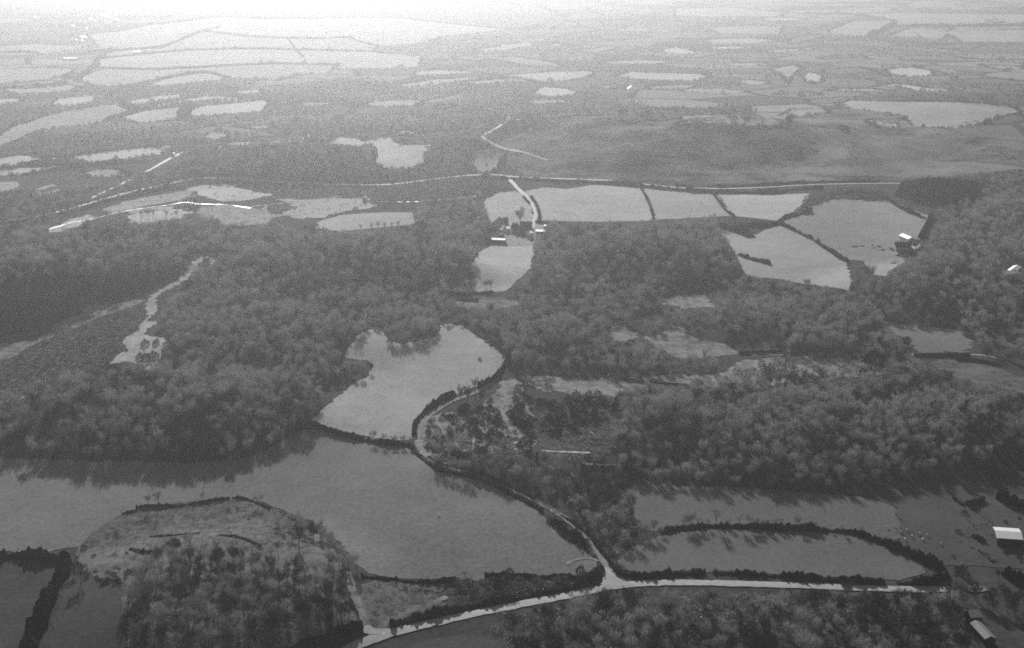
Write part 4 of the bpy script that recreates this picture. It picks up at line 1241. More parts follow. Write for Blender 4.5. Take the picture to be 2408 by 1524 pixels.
HEDGES = [
    ('E', '575,1440 572,1390 585,1345 640,1285 740,1212 830,1168', 2.6, 2.2, 'dark clipped hedge on the outside of the lane bend'),
    ('E', '985,1128 1060,1090 1110,1055 1150,990 1178,930 1190,890', 2.4, 2.2, 'dark hedge where the lane enters the wood'),
    ('H', '590,160 600,200 720,298 800,338 960,352 1060,382 1200,456 1400,558 1470,598', 1.5, 1.6, 'dark hedge between the lane and the broad pasture'),
    ('H', '700,232 770,282 900,308 1060,348 1130,384 1300,452 1420,518', 1.3, 1.4, 'hedge on the wood side of the winding lane'),
    ('H', '1600,628 1760,735 1840,830 1900,910 1925,945', 1.6, 1.4, 'low hedge between the lane and the spinney'),
    ('H', '-170,10 0,48 110,88 260,120 400,148 585,158', 2.4, 2.2, 'hedge dividing the broad pasture from the bend pasture'),
    ('H', '245,1042 400,1056 560,1078 650,1088 880,1072', 1.8, 1.6, 'thin hedge along the foot of the broad pasture'),
    ('H', '1080,1040 1340,1045 1640,1045 1780,1050', 1.5, 1.3, 'thin hedge behind the thorn bushes above the road'),
    ('H', '450,1372 700,1302 1000,1248 1300,1182 1650,1126 1790,1070 1872,995', 2.2, 2.4, 'thick dark hedge along the upper side of the main road'),
    ('H', '1935,960 1965,998 2010,1024 2100,1044 2250,1046 I0,985 I200,970 I355,966', 2.0, 2.2, 'thick dark hedge curving round the junction corner'),
    ('I', '405,966 600,974 900,994 1100,1010 1250,1024 1510,1034', 2.0, 2.2, 'long dark hedge between the narrow pasture and the road'),
    ('I', '1590,1036 1750,1040 1850,1015 1905,980', 2.2, 2.4, 'dark hedge end at the tip of the narrow pasture'),
    ('I', '60,700 300,668 640,672 900,684 1000,692 1270,702 1390,735', 2.2, 2.0, 'ragged hedge along the top of the narrow pasture'),
    ('I', '1390,735 1560,802 1760,884 1890,950', 2.8, 2.4, 'dark hedge slanting down beside the sheep field'),
    ('N', '530,168 700,162 850,155 1000,138 1150,115 1280,92', 1.4, 1.3, 'dark hedge along the top of the knoll'),
    ('N', '1305,88 1400,92 1500,128 1600,175', 1.4, 1.4, 'dark hedge bending down the right of the knoll top'),
    ('N', '1690,225 1760,250 1860,300 1975,365', 1.3, 1.4, 'short dark hedge above the right flank of the knoll'),
    ('N', '640,400 760,395 850,388 950,376 1040,372', .8, 1.2, 'low dark bank hedge across the middle of the knoll'),
    ('N', '1190,385 1350,405 1430,430 1530,480', .9, 1.3, 'low curved hedge above the stones on the knoll'),
    ('N', '490,500 600,535 700,528 780,465', 1.1, 1.8, 'curved dark hedge on the left of the knoll'),
    ('N', '420,215 480,205 540,190', 1.0, 1.2, 'scrap of hedge at the upper left corner of the knoll'),
    ('G', '-40,912 60,912 150,915 300,925 450,945', 3.5, 3.0, 'tall dark hedge at the edge of the corner pasture'),
    ('G', '440,965 400,1085 340,1200 270,1350 215,1480 180,1600', 5.0, 5.0, 'very thick black hedge running to the bottom corner'),
    ('G', '1960,1560 2060,1505 2200,1455 2371,1405 H100,1462 H240,1378', 2.8, 2.6, 'dark hedge below the knoll beside the road'),
    ('B', '2030,1210 2080,1300 2100,1360 2115,1430', 2.0, 2.2, 'thin hedge slanting between two pale fields'),
    ('C', '260,1315 320,1400 360,1445 400,1470', 2.0, 2.2, 'thin hedge right of the middle pale field'),
    ('F', '300,95 450,95 620,92 690,78', 3.0, 4.0, 'bushy hedge under the corner field of the moor road'),
    ('F', '700,75 740,35 850,15 920,-5', 3.2, 4.0, 'bushy hedge curving round the rounded pasture'),
    ('F', '705,80 800,122 870,155 930,187', 3.0, 3.2, 'hedge slanting between the two pastures near the long house'),
    ('F', '962,207 1060,272 1110,310 1170,337', 3.0, 3.2, 'lower hedge left of the long house paddock'),
    ('C', '1440,1352 1500,1395 1560,1432 1620,1455 1690,1482', 2.8, 3.2, 'dark hedge on the right of the rounded pasture'),
    ('F', '1735,35 1710,80 1690,120 1665,175', 3.2, 3.4, 'dark hedge running down to the long house'),
    ('F', '390,425 480,462 650,502 760,522', 3.0, 3.0, 'dark hedge along the foot of the sloping pasture'),
    ('F', '800,535 900,552 960,548 1030,532', 3.2, 4.0, 'bushy hedge below the sloping pasture'),
    ('F', '440,290 520,322 580,335 640,352', 2.6, 4.0, 'short bushy hedge jutting into the sloping pasture'),
    ('F', '330,100 430,130 520,170', 3.5, 6.0, 'clump of bushes at the upper corner of the sloping pasture'),
    ('J', '1400,535 1550,525 1700,548 1900,535', 2.2, 2.2, 'thin hedge behind the farmstead'),
    ('J', '1150,595 1240,555 1330,522', 2.2, 2.2, 'short hedge at the farm drive gate'),
    ('J', '1180,50 1225,110 1285,175', 2.0, 2.0, 'short hedge left of the farm drive'),
    ('J', '1320,60 1420,170 1460,300 1490,400 1475,500', 2.4, 2.6, 'dark hedge right of the farm drive'),
    ('O', '690,-30 780,50 860,105 945,152', 2.0, 1.6, 'dark hedge above the barn paddocks'),
    ('O', '1000,140 1110,125 1200,90 1300,55 1420,10', 2.0, 1.8, 'dark hedge behind the barn paddocks'),
    ('O', '1780,-40 1900,10 2050,75 2250,140 2420,215', 3.5, 4.0, 'thick black hedge above the barn paddocks'),
    ('I', '2280,970 2340,1010 2408,1030 2460,1040', 3.0, 3.0, 'dark hedge below the barn yard'),
    ('A', '520,548 560,505 610,470 650,452 660,395 760,345', 5, 9, 'far tree-lined hedge on the pale plain'),
    ('A', '-60,603 150,592 300,582 450,567', 4, 5, 'far hedge at the left edge under the plain'),
    ('A', '-60,360 150,355 300,367', 4, 5, 'far hedge below the village'),
    ('A', '480,378 650,350 760,345', 3, 3.5, 'far hedge joining the tree-lined hedge'),
    ('A', '662,398 900,374 1250,342 1600,332 2000,336 2371,346', 2.4, 3, 'long faint hedge across the lower plain'),
    ('A', '760,347 1000,326 1080,327 1200,282 1370,212 1500,180', 3, 3.5, 'far hedge slanting up across the plain'),
    ('A', '1372,212 1700,250 2100,262 2371,255', 2.4, 3, 'faint hedge curving over the bright plain'),
    ('A', '700,462 1000,472 1300,461 1600,442 1900,432 2300,441', 2.4, 3, 'faint hedge low on the bright plain'),
    ('A', '1000,170 1200,150 1500,112 1800,130 2371,121', 2.4, 3, 'faint hedge at the top of the bright plain'),
    ('A', '2052,385 2002,337 1952,264', 2.4, 3, 'short cross hedge on the bright plain'),
    ('A', '1000,557 1200,512 1400,487 1560,527', 3, 4, 'far arched hedge at the foot of the plain'),
    ('A', '700,825 830,780 950,748 1060,715', 3.5, 4, 'far hedge between the curved pale fields'),
    ('A', '830,710 870,735 930,748', 5, 10, 'dark belt of trees between two curved far fields'),
    ('A', '1275,715 1255,760 1230,810', 6, 12, 'dark belt of trees crossing the curved far fields'),
    ('A', '0,1140 300,1115 420,1105', 4, 7, 'far hedge between the two left strip fields'),
    ('A', '150,1190 420,1145 640,1120 980,1095', 4, 6, 'far hedge below the left strip fields'),
    ('C', '1300,250 1400,215 1490,160', 6, 12, 'far belt of trees slanting between the right fields'),
    ('C', '1490,175 1900,182 2400,172', 6, 9, 'far level belt of trees across the right fields'),
    ('C', '1230,455 1350,480 1450,520', 4, 6, 'far hedge along the small right field'),
    ('A', '560,1420 700,1375 900,1325 1150,1275', 3, 3, 'dark hedge below the valley road on the left'),
    ('B', '1000,1145 1200,1150 1500,1170 1900,1185 2100,1210 2408,1240', 3, 3.4, 'dark hedge below the valley road under the moor'),
    ('C', '0,1290 150,1303 400,1312 700,1305 800,1285 1000,1275', 3, 4, 'dark hedge below the moor road'),
    ('C', '0,1262 300,1270 620,1258 900,1240 1130,1235 1400,1233', 2.4, 2.4, 'dark wall-like hedge above the moor road'),
    ('A', '1320,1190 1500,1190 1800,1215 2200,1232', 3, 3, 'dark hedge above the valley road'),
]
for rg, s, h, wd, lb in HEDGES:
    hedge(rg, s, h, wd, lb, group='hedges')
for rg, s, h, wd, lb in (
        ('E', '1900,1072 2050,1097 2200,1112 2408,1133 F130,1197 F260,1203', 1.9, 1.0, 'long dark wall through the pale glades'),
        ('F', '430,958 560,952 730,945', 1.8, 1.0, 'short dark wall under the triangular clearing'),
        ('F', '1900,1000 2050,1008 2200,1034', 2.2, 1.4, 'dark wall below the lane under the rounded clearing'),
        ('F', '1620,972 1800,972 2000,973', 2.0, 1.2, 'dark wall above the lane under the rounded clearing'),
        ('E', '780,530 900,530 1000,522 1080,515', 1.8, 1.2, 'dark wall at the foot of the farm paddock'),
        ('E', '800,552 900,568 985,572', 2.0, 1.6, 'short dark wall on the grass strip crossing the wood')):
    hedge(rg, s, h, wd, lb, rag=.08, name='stone_wall', mat='wall_dark', dens=3, group='field walls')

# ------------------------------------------------------------------ single trees and bushes
TREES = [
    # crop, foot of the trunk, kind, height, label
    ('N', '708,180', 'thin', 9.5, 'lone bare tree rising from the knoll top hedge'),
    ('N', '632,165', 'thin', 7.5, 'smaller bare tree left of the lone tree on the knoll hedge'),
    ('N', '1512,150', 'bare', 6.5, 'pale bare tree behind the bend of the knoll top hedge'),
    ('N', '378,480', 'thin', 7.5, 'bare leaning tree on the left shoulder of the knoll'),
    ('N', '1840,480', 'tall', 10.5, 'tall thin bare tree above the stones on the knoll'),
    ('N', '1672,560', 'thin', 8.0, 'bare tree left of the tall thin tree on the knoll'),
    ('N', '1048,650', 'thin', 7.0, 'thin bare stem at the upper edge of the knoll copse'),
    ('N', '1138,640', 'thin', 6.0, 'shorter thin stem at the upper edge of the knoll copse'),
    ('N', '970,640', 'tall', 9.5, 'dark pointed tree at the upper edge of the knoll copse'),
    ('N', '90,780', 'dark', 9.5, 'dark tree at the corner of the thick black hedge'),
    ('N', '30,700', 'dark', 7.0, 'smaller dark tree beside the thick black hedge corner'),
    ('J', '1110,615', 'tall', 17.0, 'tall upright tree behind the farm courtyard'),
    ('F', '1230,480', 'bare', 15.0, 'large pale tree at the end of the paddock hedge'),
    ('F', '1310,480', 'dark', 14.0, 'large dark tree next to the long house paddock'),
    ('F', '1345,1090', 'evergreen', 15.0, 'broad black evergreen at the foot of the lane clearing'),
    ('F', '1375,960', 'conifer', 12.0, 'pointed dark conifer behind the broad black evergreen'),
    ('F', '1570,905', 'evergreen', 6.5, 'round dark evergreen on the edge of the rounded clearing'),
    ('F', '1530,975', 'evergreen', 8.0, 'dark evergreen at the lane end below the round one'),
    ('F', '755,800', 'evergreen', 6.5, 'small dark round tree in the right woods'),
    ('F', '890,520', 'dark', 8.0, 'dark tree standing up from the hedge below the sloping pasture'),
    ('E', '2085,1185', 'conifer', 8.5, 'dark conifer in front of the long dark wall'),
    ('E', '1870,1260', 'conifer', 8.0, 'dark conifer at the right end of the plantation'),
    ('E', '1960,880', 'evergreen', 7.0, 'dark evergreen under the small glade'),
    ('E', '2200,1010', 'dark', 8.0, 'dark tree behind the long wall in the pale clearing'),
    ('E', '2150,1000', 'thin', 9.0, 'thin dark stem left of the tree behind the long wall'),
    ('E', '915,1230', 'tall', 11.0, 'dark spiky tree above the hedge on the lane bend'),
    ('E', '965,1180', 'thin', 12.0, 'tall thin stem beside the spiky tree on the lane bend'),
    ('E', '870,1200', 'tall', 8.0, 'smaller spiky tree left of the lane bend trees'),
    ('E', '900,1290', 'evergreen', 6.0, 'dark round tree below the spiky lane bend trees'),
    ('Q', '740,350', 'dark', 6.0, 'dark tree right of the spiky lane bend trees'),
    ('Q', '520,470', 'evergreen', 5.0, 'low dark tree at the top of the scrub in the bend'),
    ('Q', '830,470', 'evergreen', 5.5, 'dark tree at the head of the dark clump in the bend'),
    ('Q', '900,640', 'evergreen', 7.0, 'large dark tree in the middle of the bend'),
    ('Q', '840,720', 'evergreen', 5.0, 'dark tree below the large one in the bend'),
    ('Q', '1050,530', 'evergreen', 5.5, 'dark tree right of the quarry track'),
    ('Q', '1150,450', 'evergreen', 6.0, 'dark round tree at the corner of the plantation'),
    ('Q', '1180,620', 'evergreen', 5.5, 'dark tree below the plantation corner'),
    ('Q', '1000,880', 'bare', 8.5, 'grey spreading tree at the lower end of the bend'),
    ('Q', '560,780', 'bare', 7.0, 'grey tree in the left of the bend'),
    ('Q', '270,900', 'thin', 7.0, 'thin tree by the tip of the lane bend'),
    ('Q', '1330,980', 'conifer', 5.0, 'small dark conifer below the felled wood'),
    ('F', '200,1020', 'thin', 9.0, 'dark thin stem on the pale glade at the right'),
    ('H', '1175,1140', 'evergreen', 5.0, 'dark round tree in the thorn bushes above the road'),
    ('H', '945,1060', 'thin', 4.0, 'thin stem at the end of the pasture foot hedge'),
    ('G', '1380,430', 'thin', 6.0, 'slim bare tree standing out on the broad pasture edge'),
]
for rg, s, kd, h, lb in TREES:
    plant('tree', kd, at(rg, s)[0], h, lb, 'tree')
ROWS = [
    ('A', '1060,722 1095,719 1130,717 1165,714 1200,712 1240,711 1290,709 1330,706 1370,703 1410,701 1450,698 1490,696 1530,694 1570,692', 'evergreen', 7.0, 'small round tree in the dotted row between two curved far fields', 'dotted row of far trees'),
    ('E', '860,512 885,512 905,510 925,511 945,509 965,508 1030,505 1045,505 1065,504', 'thin', 9.0, 'thin bare tree in the row behind the wall of the farm paddock', 'row of thin trees behind the paddock wall'),
    ('E', '230,125 300,122 340,120 385,118 430,120 470,118', 'thin', 9.0, 'thin tree along the front of the small pale field', 'thin trees before the small pale field'),
    ('A', '960,1490 990,1492 1010,1488 1040,1490 1130,1495 1195,1490', 'thin', 10.0, 'thin tree standing in front of the stream', 'thin trees before the stream'),
    ('H', '330,130 400,147 470,151 530,153 585,158', 'bare', 6.0, 'bare tree growing out of the dividing hedge', 'trees in the dividing hedge'),
    ('Q', '250,1030 330,1060 420,1075 520,1090 600,1105', 'bare', 6.5, 'bare tree growing out of the lane hedge', 'trees in the lane hedge'),
    ('B', '945,1120 1040,1100 965,1190 1000,1215', 'thin', 10.0, 'thin tree by the bend of the valley road', 'thin trees by the valley road'),
]
for rg, s, kd, h, lb, gr in ROWS:
    for p in at(rg, s):
        plant('tree', kd, p, h * rng.uniform(.85, 1.12), lb, 'tree', gr)
BUSHES = [
    ('N', '455,535', 1.3, 'small round bush at the end of the curved knoll hedge'),
    ('N', '1435,262', 1.3, 'single round bush high on the right of the knoll'),
    ('N', '1270,190', 1.6, 'left bush of the pair below the knoll top hedge'),
    ('N', '1345,178', 1.3, 'right bush of the pair below the knoll top hedge'),
    ('N', '1945,368', 1.9, 'dark bush at the end of the short flank hedge'),
    ('N', '465,690', 2.2, 'large bush at the upper edge of the bush cluster'),
    ('N', '515,690', 1.9, 'second large bush at the upper edge of the bush cluster'),
    ('N', '1325,525', 1.5, 'round bush below the pale stones'),
    ('N', '1475,555', 1.4, 'low bush right of the pale stones'),
    ('N', '2150,520', 1.8, 'dark bush standing among the flank trees'),
    ('N', '110,495', 2.2, 'dark bush at the left corner of the knoll'),
    ('H', '545,1130', 1.5, 'left dark bush on the grassy bank'),
    ('H', '640,1140', 1.3, 'middle dark bush on the grassy bank'),
    ('H', '685,1150', 1.6, 'right dark bush on the grassy bank'),
    ('H', '762,1110', 1.8, 'dark bush at the foot of the thin hedge'),
    ('H', '1730,1010', 3.2, 'spreading bush inside the junction corner'),
    ('H', '1680,1075', 3.0, 'dark bush below the spreading junction bush'),
    ('H', '1250,1020', 2.8, 'dark bush standing above the thin hedge at the road'),
    ('E', '995,950', 2.0, 'single dark bush out in the bend pasture'),
    ('O', '800,800', 2.0, 'dark thorn bush beside the curved rubble'),
    ('O', '970,330', 2.2, 'dark clump of bush in the top paddock'),
    ('O', '1200,270', 1.4, 'small dark bush by the paddock fence'),
    ('O', '1300,260', 1.2, 'second small dark bush by the paddock fence'),
    ('O', '1950,550', 1.6, 'dark elongated bush behind the barn'),
    ('O', '2290,460', 1.2, 'small dark bush far behind the barn'),
    ('O', '1960,1310', 1.3, 'dark bush in front of the barn'),
    ('O', '2300,1420', 2.0, 'dark bush at the picture edge below the barn'),
    ('O', '690,1390', 1.3, 'faint dark bush in the sheep field'),
    ('K', '760,860', 4.0, 'large dark bush at the corner of the barn field'),
    ('K', '320,1075', 2.4, 'dark bush just below the road end'),
    ('I', '1560,830', 2.2, 'dark bush below the slanting hedge'),
    ('D', '985,900', 4.5, 'dark bush in the middle of the bare clearing'),
    ('D', '1060,895', 3.5, 'smaller dark bush in the bare clearing'),
    ('D', '990,1000', 5.0, 'large dark thicket in the fork of the bare clearing'),
    ('D', '1040,985', 5.0, 'second dark thicket in the fork of the bare clearing'),
    ('D', '950,985', 4.0, 'small dark thicket at the left of the clearing fork'),
    ('D', '485,690', 3.5, 'round dark bush at the foot of the scarp'),
]
for rg, s, h, lb in BUSHES:
    plant('bush', 'darkbush', at(rg, s)[0], h, lb, 'bush', part=('stems', 'crown'))
for s in ('215,730 225,755 262,775 240,745 280,780 300,740 318,760 330,700 345,740 365,775 375,735 395,755 405,780 300,690 355,705 440,740 190,560 205,680 150,700 130,740 395,660 370,650'.split()):
    plant('bush', 'darkbush', at('N', s)[0], rng.uniform(1.1, 1.9), 'small dark bush in the cluster at the left foot of the knoll', 'bush', 'bush cluster at the foot of the knoll', part=('stems', 'crown'))

# ------------------------------------------------------------------ buildings
def box_mesh(name, x0, x1, y0, y1, z0, z1, mat, parent):
    V = [(x0, y0, z0), (x1, y0, z0), (x1, y1, z0), (x0, y1, z0), (x0, y0, z1), (x1, y0, z1), (x1, y1, z1), (x0, y1, z1)]
    F = [(0, 3, 2, 1), (4, 5, 6, 7), (0, 1, 5, 4), (1, 2, 6, 5), (2, 3, 7, 6), (3, 0, 4, 7)]
    return mesh_obj(name, V, F, mat, parent)


def house(name, rg, s, depth, eave, rise, wall, roof, label, cat, group=None, windows=0, doors=0, chimneys=0, ridge='long', over=.35, sheets=0, fit=None):
    """gabled building; s = the two ends of the foot of its front wall in the picture."""
    p = at(rg, s)
    a, b_ = p[0], p[1]
    d = b_[:2] - a[:2]
    L = float(np.linalg.norm(d)) if fit is None else fit
    ang = math.atan2(d[1], d[0])
    z = min(a[2], b_[2])
    e = empty(name, (a[0], a[1], z + .25), ang)
    D = depth
    if ridge == 'long':
        V = [(0, 0, -1), (L, 0, -1), (L, D, -1), (0, D, -1), (0, 0, eave), (L, 0, eave), (L, D, eave), (0, D, eave), (0, D / 2, eave + rise), (L, D / 2, eave + rise)]
        F = [(0, 1, 5, 4), (2, 3, 7, 6), (1, 2, 6, 9, 5), (3, 0, 4, 8, 7)]
    else:
        V = [(0, 0, -1), (L, 0, -1), (L, D, -1), (0, D, -1), (0, 0, eave), (L, 0, eave), (L, D, eave), (0, D, eave), (L / 2, 0, eave + rise), (L / 2, D, eave + rise)]
        F = [(0, 1, 5, 8, 4), (2, 3, 7, 9, 6), (1, 2, 6, 5), (3, 0, 4, 7)]
    mesh_obj('wall', V, F, wall, e)
    # roof: two slabs with thickness and overhang
    span = D if ridge == 'long' else L
    length = L if ridge == 'long' else D
    sl = rise / (span / 2)
    tk = .16
    for sd in (-1, 1):
        lo = span / 2 + over
        prof = [(sd * lo, eave - over * sl + .04), (sd * .0, eave + rise + .04), (0, eave + rise + .04 + tk), (sd * lo, eave - over * sl + .04 + tk)]
        VV = []
        for q in (-over, length + over):
            for (u, zz) in prof:
                VV.append((q, span / 2 + u, zz) if ridge == 'long' else (span / 2 + u, q, zz))
        FF = [(0, 1, 2, 3), (7, 6, 5, 4), (0, 4, 5, 1), (1, 5, 6, 2), (2, 6, 7, 3), (3, 7, 4, 0)]
        rf = mesh_obj('roof_slope', VV, FF, roof, e)
        for k in range(sheets):           # separate roofing sheets, each a little proud of the slab
            q0 = -over + (length + 2 * over) * k / sheets + .03
            q1 = -over + (length + 2 * over) * (k + 1) / sheets - .03
            up = .05 + .03 * (k % 2)
            VV = []
            for q in (q0, q1):
                for (u, zz) in ((sd * (lo + .05), prof[0][1] + tk), (sd * .02, prof[1][1] + tk), (sd * .02, prof[1][1] + tk + up), (sd * (lo + .05), prof[0][1] + tk + up)):
                    VV.append((q, span / 2 + u, zz) if ridge == 'long' else (span / 2 + u, q, zz))
            mesh_obj('roof_sheet', VV, FF, roof, rf)
    for k in range(windows):
        xc = L * (k + .5 + (.12 if doors else 0)) / (windows + (.3 if doors else 0))
        for zc in ([1.5] if eave < 4 else [1.5, 4.0]):
            f_ = box_mesh('window', xc - .55, xc + .55, -.06, .05, zc - .6, zc + .6, M['wall_white'] if wall is M['wall_stone'] else M['wall_dark'], e)
            box_mesh('pane', xc - .45, xc + .45, -.09, -.065, zc - .5, zc + .5, M['glass'], f_)
    for k in range(doors):
        xc = L * (k + .5) / doors + (.0 if windows == 0 else L * .08)
        ww = .5 if windows else min(1.6, L * .2)
        box_mesh('door', xc - ww, xc + ww, -.08, .05, -.2, 2.1 if windows else min(eave - .3, 3), M['door'], e)
    for k in range(chimneys):
        xc = L * (.12 if k == 0 else .88) if ridge == 'long' else L / 2
        yc = D / 2 if ridge == 'long' else D * (.15 if k == 0 else .85)
        c = box_mesh('chimney', xc - .45, xc + .45, yc - .4, yc + .4, eave + rise - .5, eave + rise + 1.3, M['wall_stone'], e)
        box_mesh('chimney_pot', xc - .18, xc + .18, yc - .18, yc + .18, eave + rise + 1.3, eave + rise + 1.8, M['roof_mid'], c)
    tag(e, label, cat, group)
    return e


W, S, Dk = M['wall_white'], M['wall_stone'], M['wall_dark']
RW, RD, RM = M['roof_white'], M['roof_dark'], M['roof_mid']
house('barn', 'O', '1745,1098 2350,1146', 11.5, 3.3, .9, Dk, RW, 'barn with a bright white sheet roof in the dull pasture', 'barn', doors=2, sheets=8)
house('cottage', 'K', '842,1318 940,1308', 5.5, 2.7, 1.6, Dk, RW, 'small building with a pale square roof below the road end', 'building', doors=1, over=.2, sheets=4)
house('long_shed', 'K', '965,1500 1058,1494', 13.0, 2.3, 1.0, Dk, RM, 'long grey roofed shed in the bottom corner', 'shed', ridge='across', doors=1, over=.2, sheets=6)
# farmstead
house('shed', 'J', '548,935 815,950', 6.0, 3.2, .8, Dk, RW, 'long low shed with a white roof in front of the farm', 'shed', doors=3, sheets=8)
house('barn', 'J', '640,655 775,530', 6.0, 3.0, 2.2, S, RD, 'narrow dark roofed barn slanting behind the farm', 'barn', doors=1, sheets=6)
house('outhouse', 'J', '815,560 885,556', 6.0, 3.0, 2.2, Dk, RD, 'small square dark outhouse behind the farm', 'outhouse', doors=1)
house('house', 'J', '935,728 1028,738', 8.0, 4.6, 3.0, S, RD, 'farm building with a dark roof beside the white gable', 'house', windows=3, doors=1, chimneys=2)
house('cottage', 'J', '845,735 925,728', 7.5, 3.6, 1.0, W, RW, 'cottage with a bright white roof in the farmstead', 'cottage', windows=1, chimneys=1)
house('barn', 'J', '1085,772 1265,784', 6.0, 3.6, 2.4, S, RD, 'front range of the farm courtyard with a dark roof', 'barn', doors=2, sheets=6)
house('barn', 'J', '1110,648 1310,660', 6.5, 3.4, 2.4, S, RD, 'back range of the farm courtyard with a dark roof', 'barn', doors=2, sheets=6)
house('cart_shed', 'J', '1083,745 1130,748', 10.0, 3.4, 2.0, S, RD, 'left side range of the farm courtyard', 'shed', ridge='across', doors=1)
house('cart_shed', 'J', '1240,750 1290,753', 10.0, 3.4, 2.0, S, RD, 'right side range of the farm courtyard', 'shed', ridge='across', doors=1)
house('cottage', 'J', '1295,842 1375,834', 8.0, 4.2, 1.1, W, RW, 'white roofed farmhouse at the right of the courtyard', 'farmhouse', windows=2, chimneys=1)
house('outhouse', 'J', '1290,640 1345,634', 5.0, 3.0, .8, W, RW, 'small white roofed outhouse behind the courtyard', 'outhouse', doors=1)
house('shed', 'J', '1410,765 1590,775', 7.0, 2.8, .8, W, RW, 'low white shed by the farm wood', 'shed', doors=2)
house('outhouse', 'J', '1560,655 1615,668', 4.0, 2.6, .9, Dk, RW, 'tiny white roofed hut behind the low white shed', 'hut', doors=1)
house('outhouse', 'J', '715,820 760,826', 4.0, 2.4, .9, Dk, RW, 'tiny white roofed hut above the long low shed', 'hut', doors=1)
house('shed', 'J', '450,930 535,935', 5.0, 3.0, 1.4, Dk, RD, 'dark shed at the left end of the long low shed', 'shed', doors=1)
house('cottage', 'J', '1160,800 1260,818', 4.5, 2.6, 1.2, S, RM, 'low grey lean building before the front courtyard range', 'outbuilding', doors=2)
# long house on the right
house('long_house', 'L', '880,755 1165,758', 7.0, 3.9, 3.2, S, RD, 'long stone house with a dark roof beside the rounded pasture', 'house', windows=5, doors=1, chimneys=2, sheets=8)
house('cottage', 'L', '1290,795 1410,800', 7.0, 4.0, 3.0, S, RD, 'dark gabled wing at the right of the long house', 'house', ridge='across', windows=2, chimneys=1)
house('barn', 'L', '1112,612 1240,604', 15.0, 4.2, 1.4, W, RW, 'bright white roofed barn behind the long house', 'barn', ridge='across', doors=1, sheets=5)
house('outhouse', 'L', '846,668 890,670', 4.0, 3.6, .7, W, RW, 'white roofed outhouse at the left of the long house', 'outhouse', windows=1)
house('outhouse', 'L', '1150,740 1235,775', 4.5, 2.6, 1.4, S, RM, 'pale low outhouse against the long house', 'outhouse', doors=1)
house('shed', 'L', '1190,640 1310,650', 6.0, 3.0, 1.6, S, RM, 'grey roofed shed right of the white barn', 'shed', doors=1, sheets=5)
# house at the right edge
house('house', 'M', '1110,860 1400,850', 8.0, 4.2, 1.3, S, RW, 'pale roofed house at the right edge among the woods', 'house', windows=3, doors=1, chimneys=2, sheets=6)
house('outhouse', 'M', '1260,690 1440,680', 6.0, 3.0, 1.0, S, RW, 'grey outhouse behind the house at the right edge', 'outhouse', doors=1)
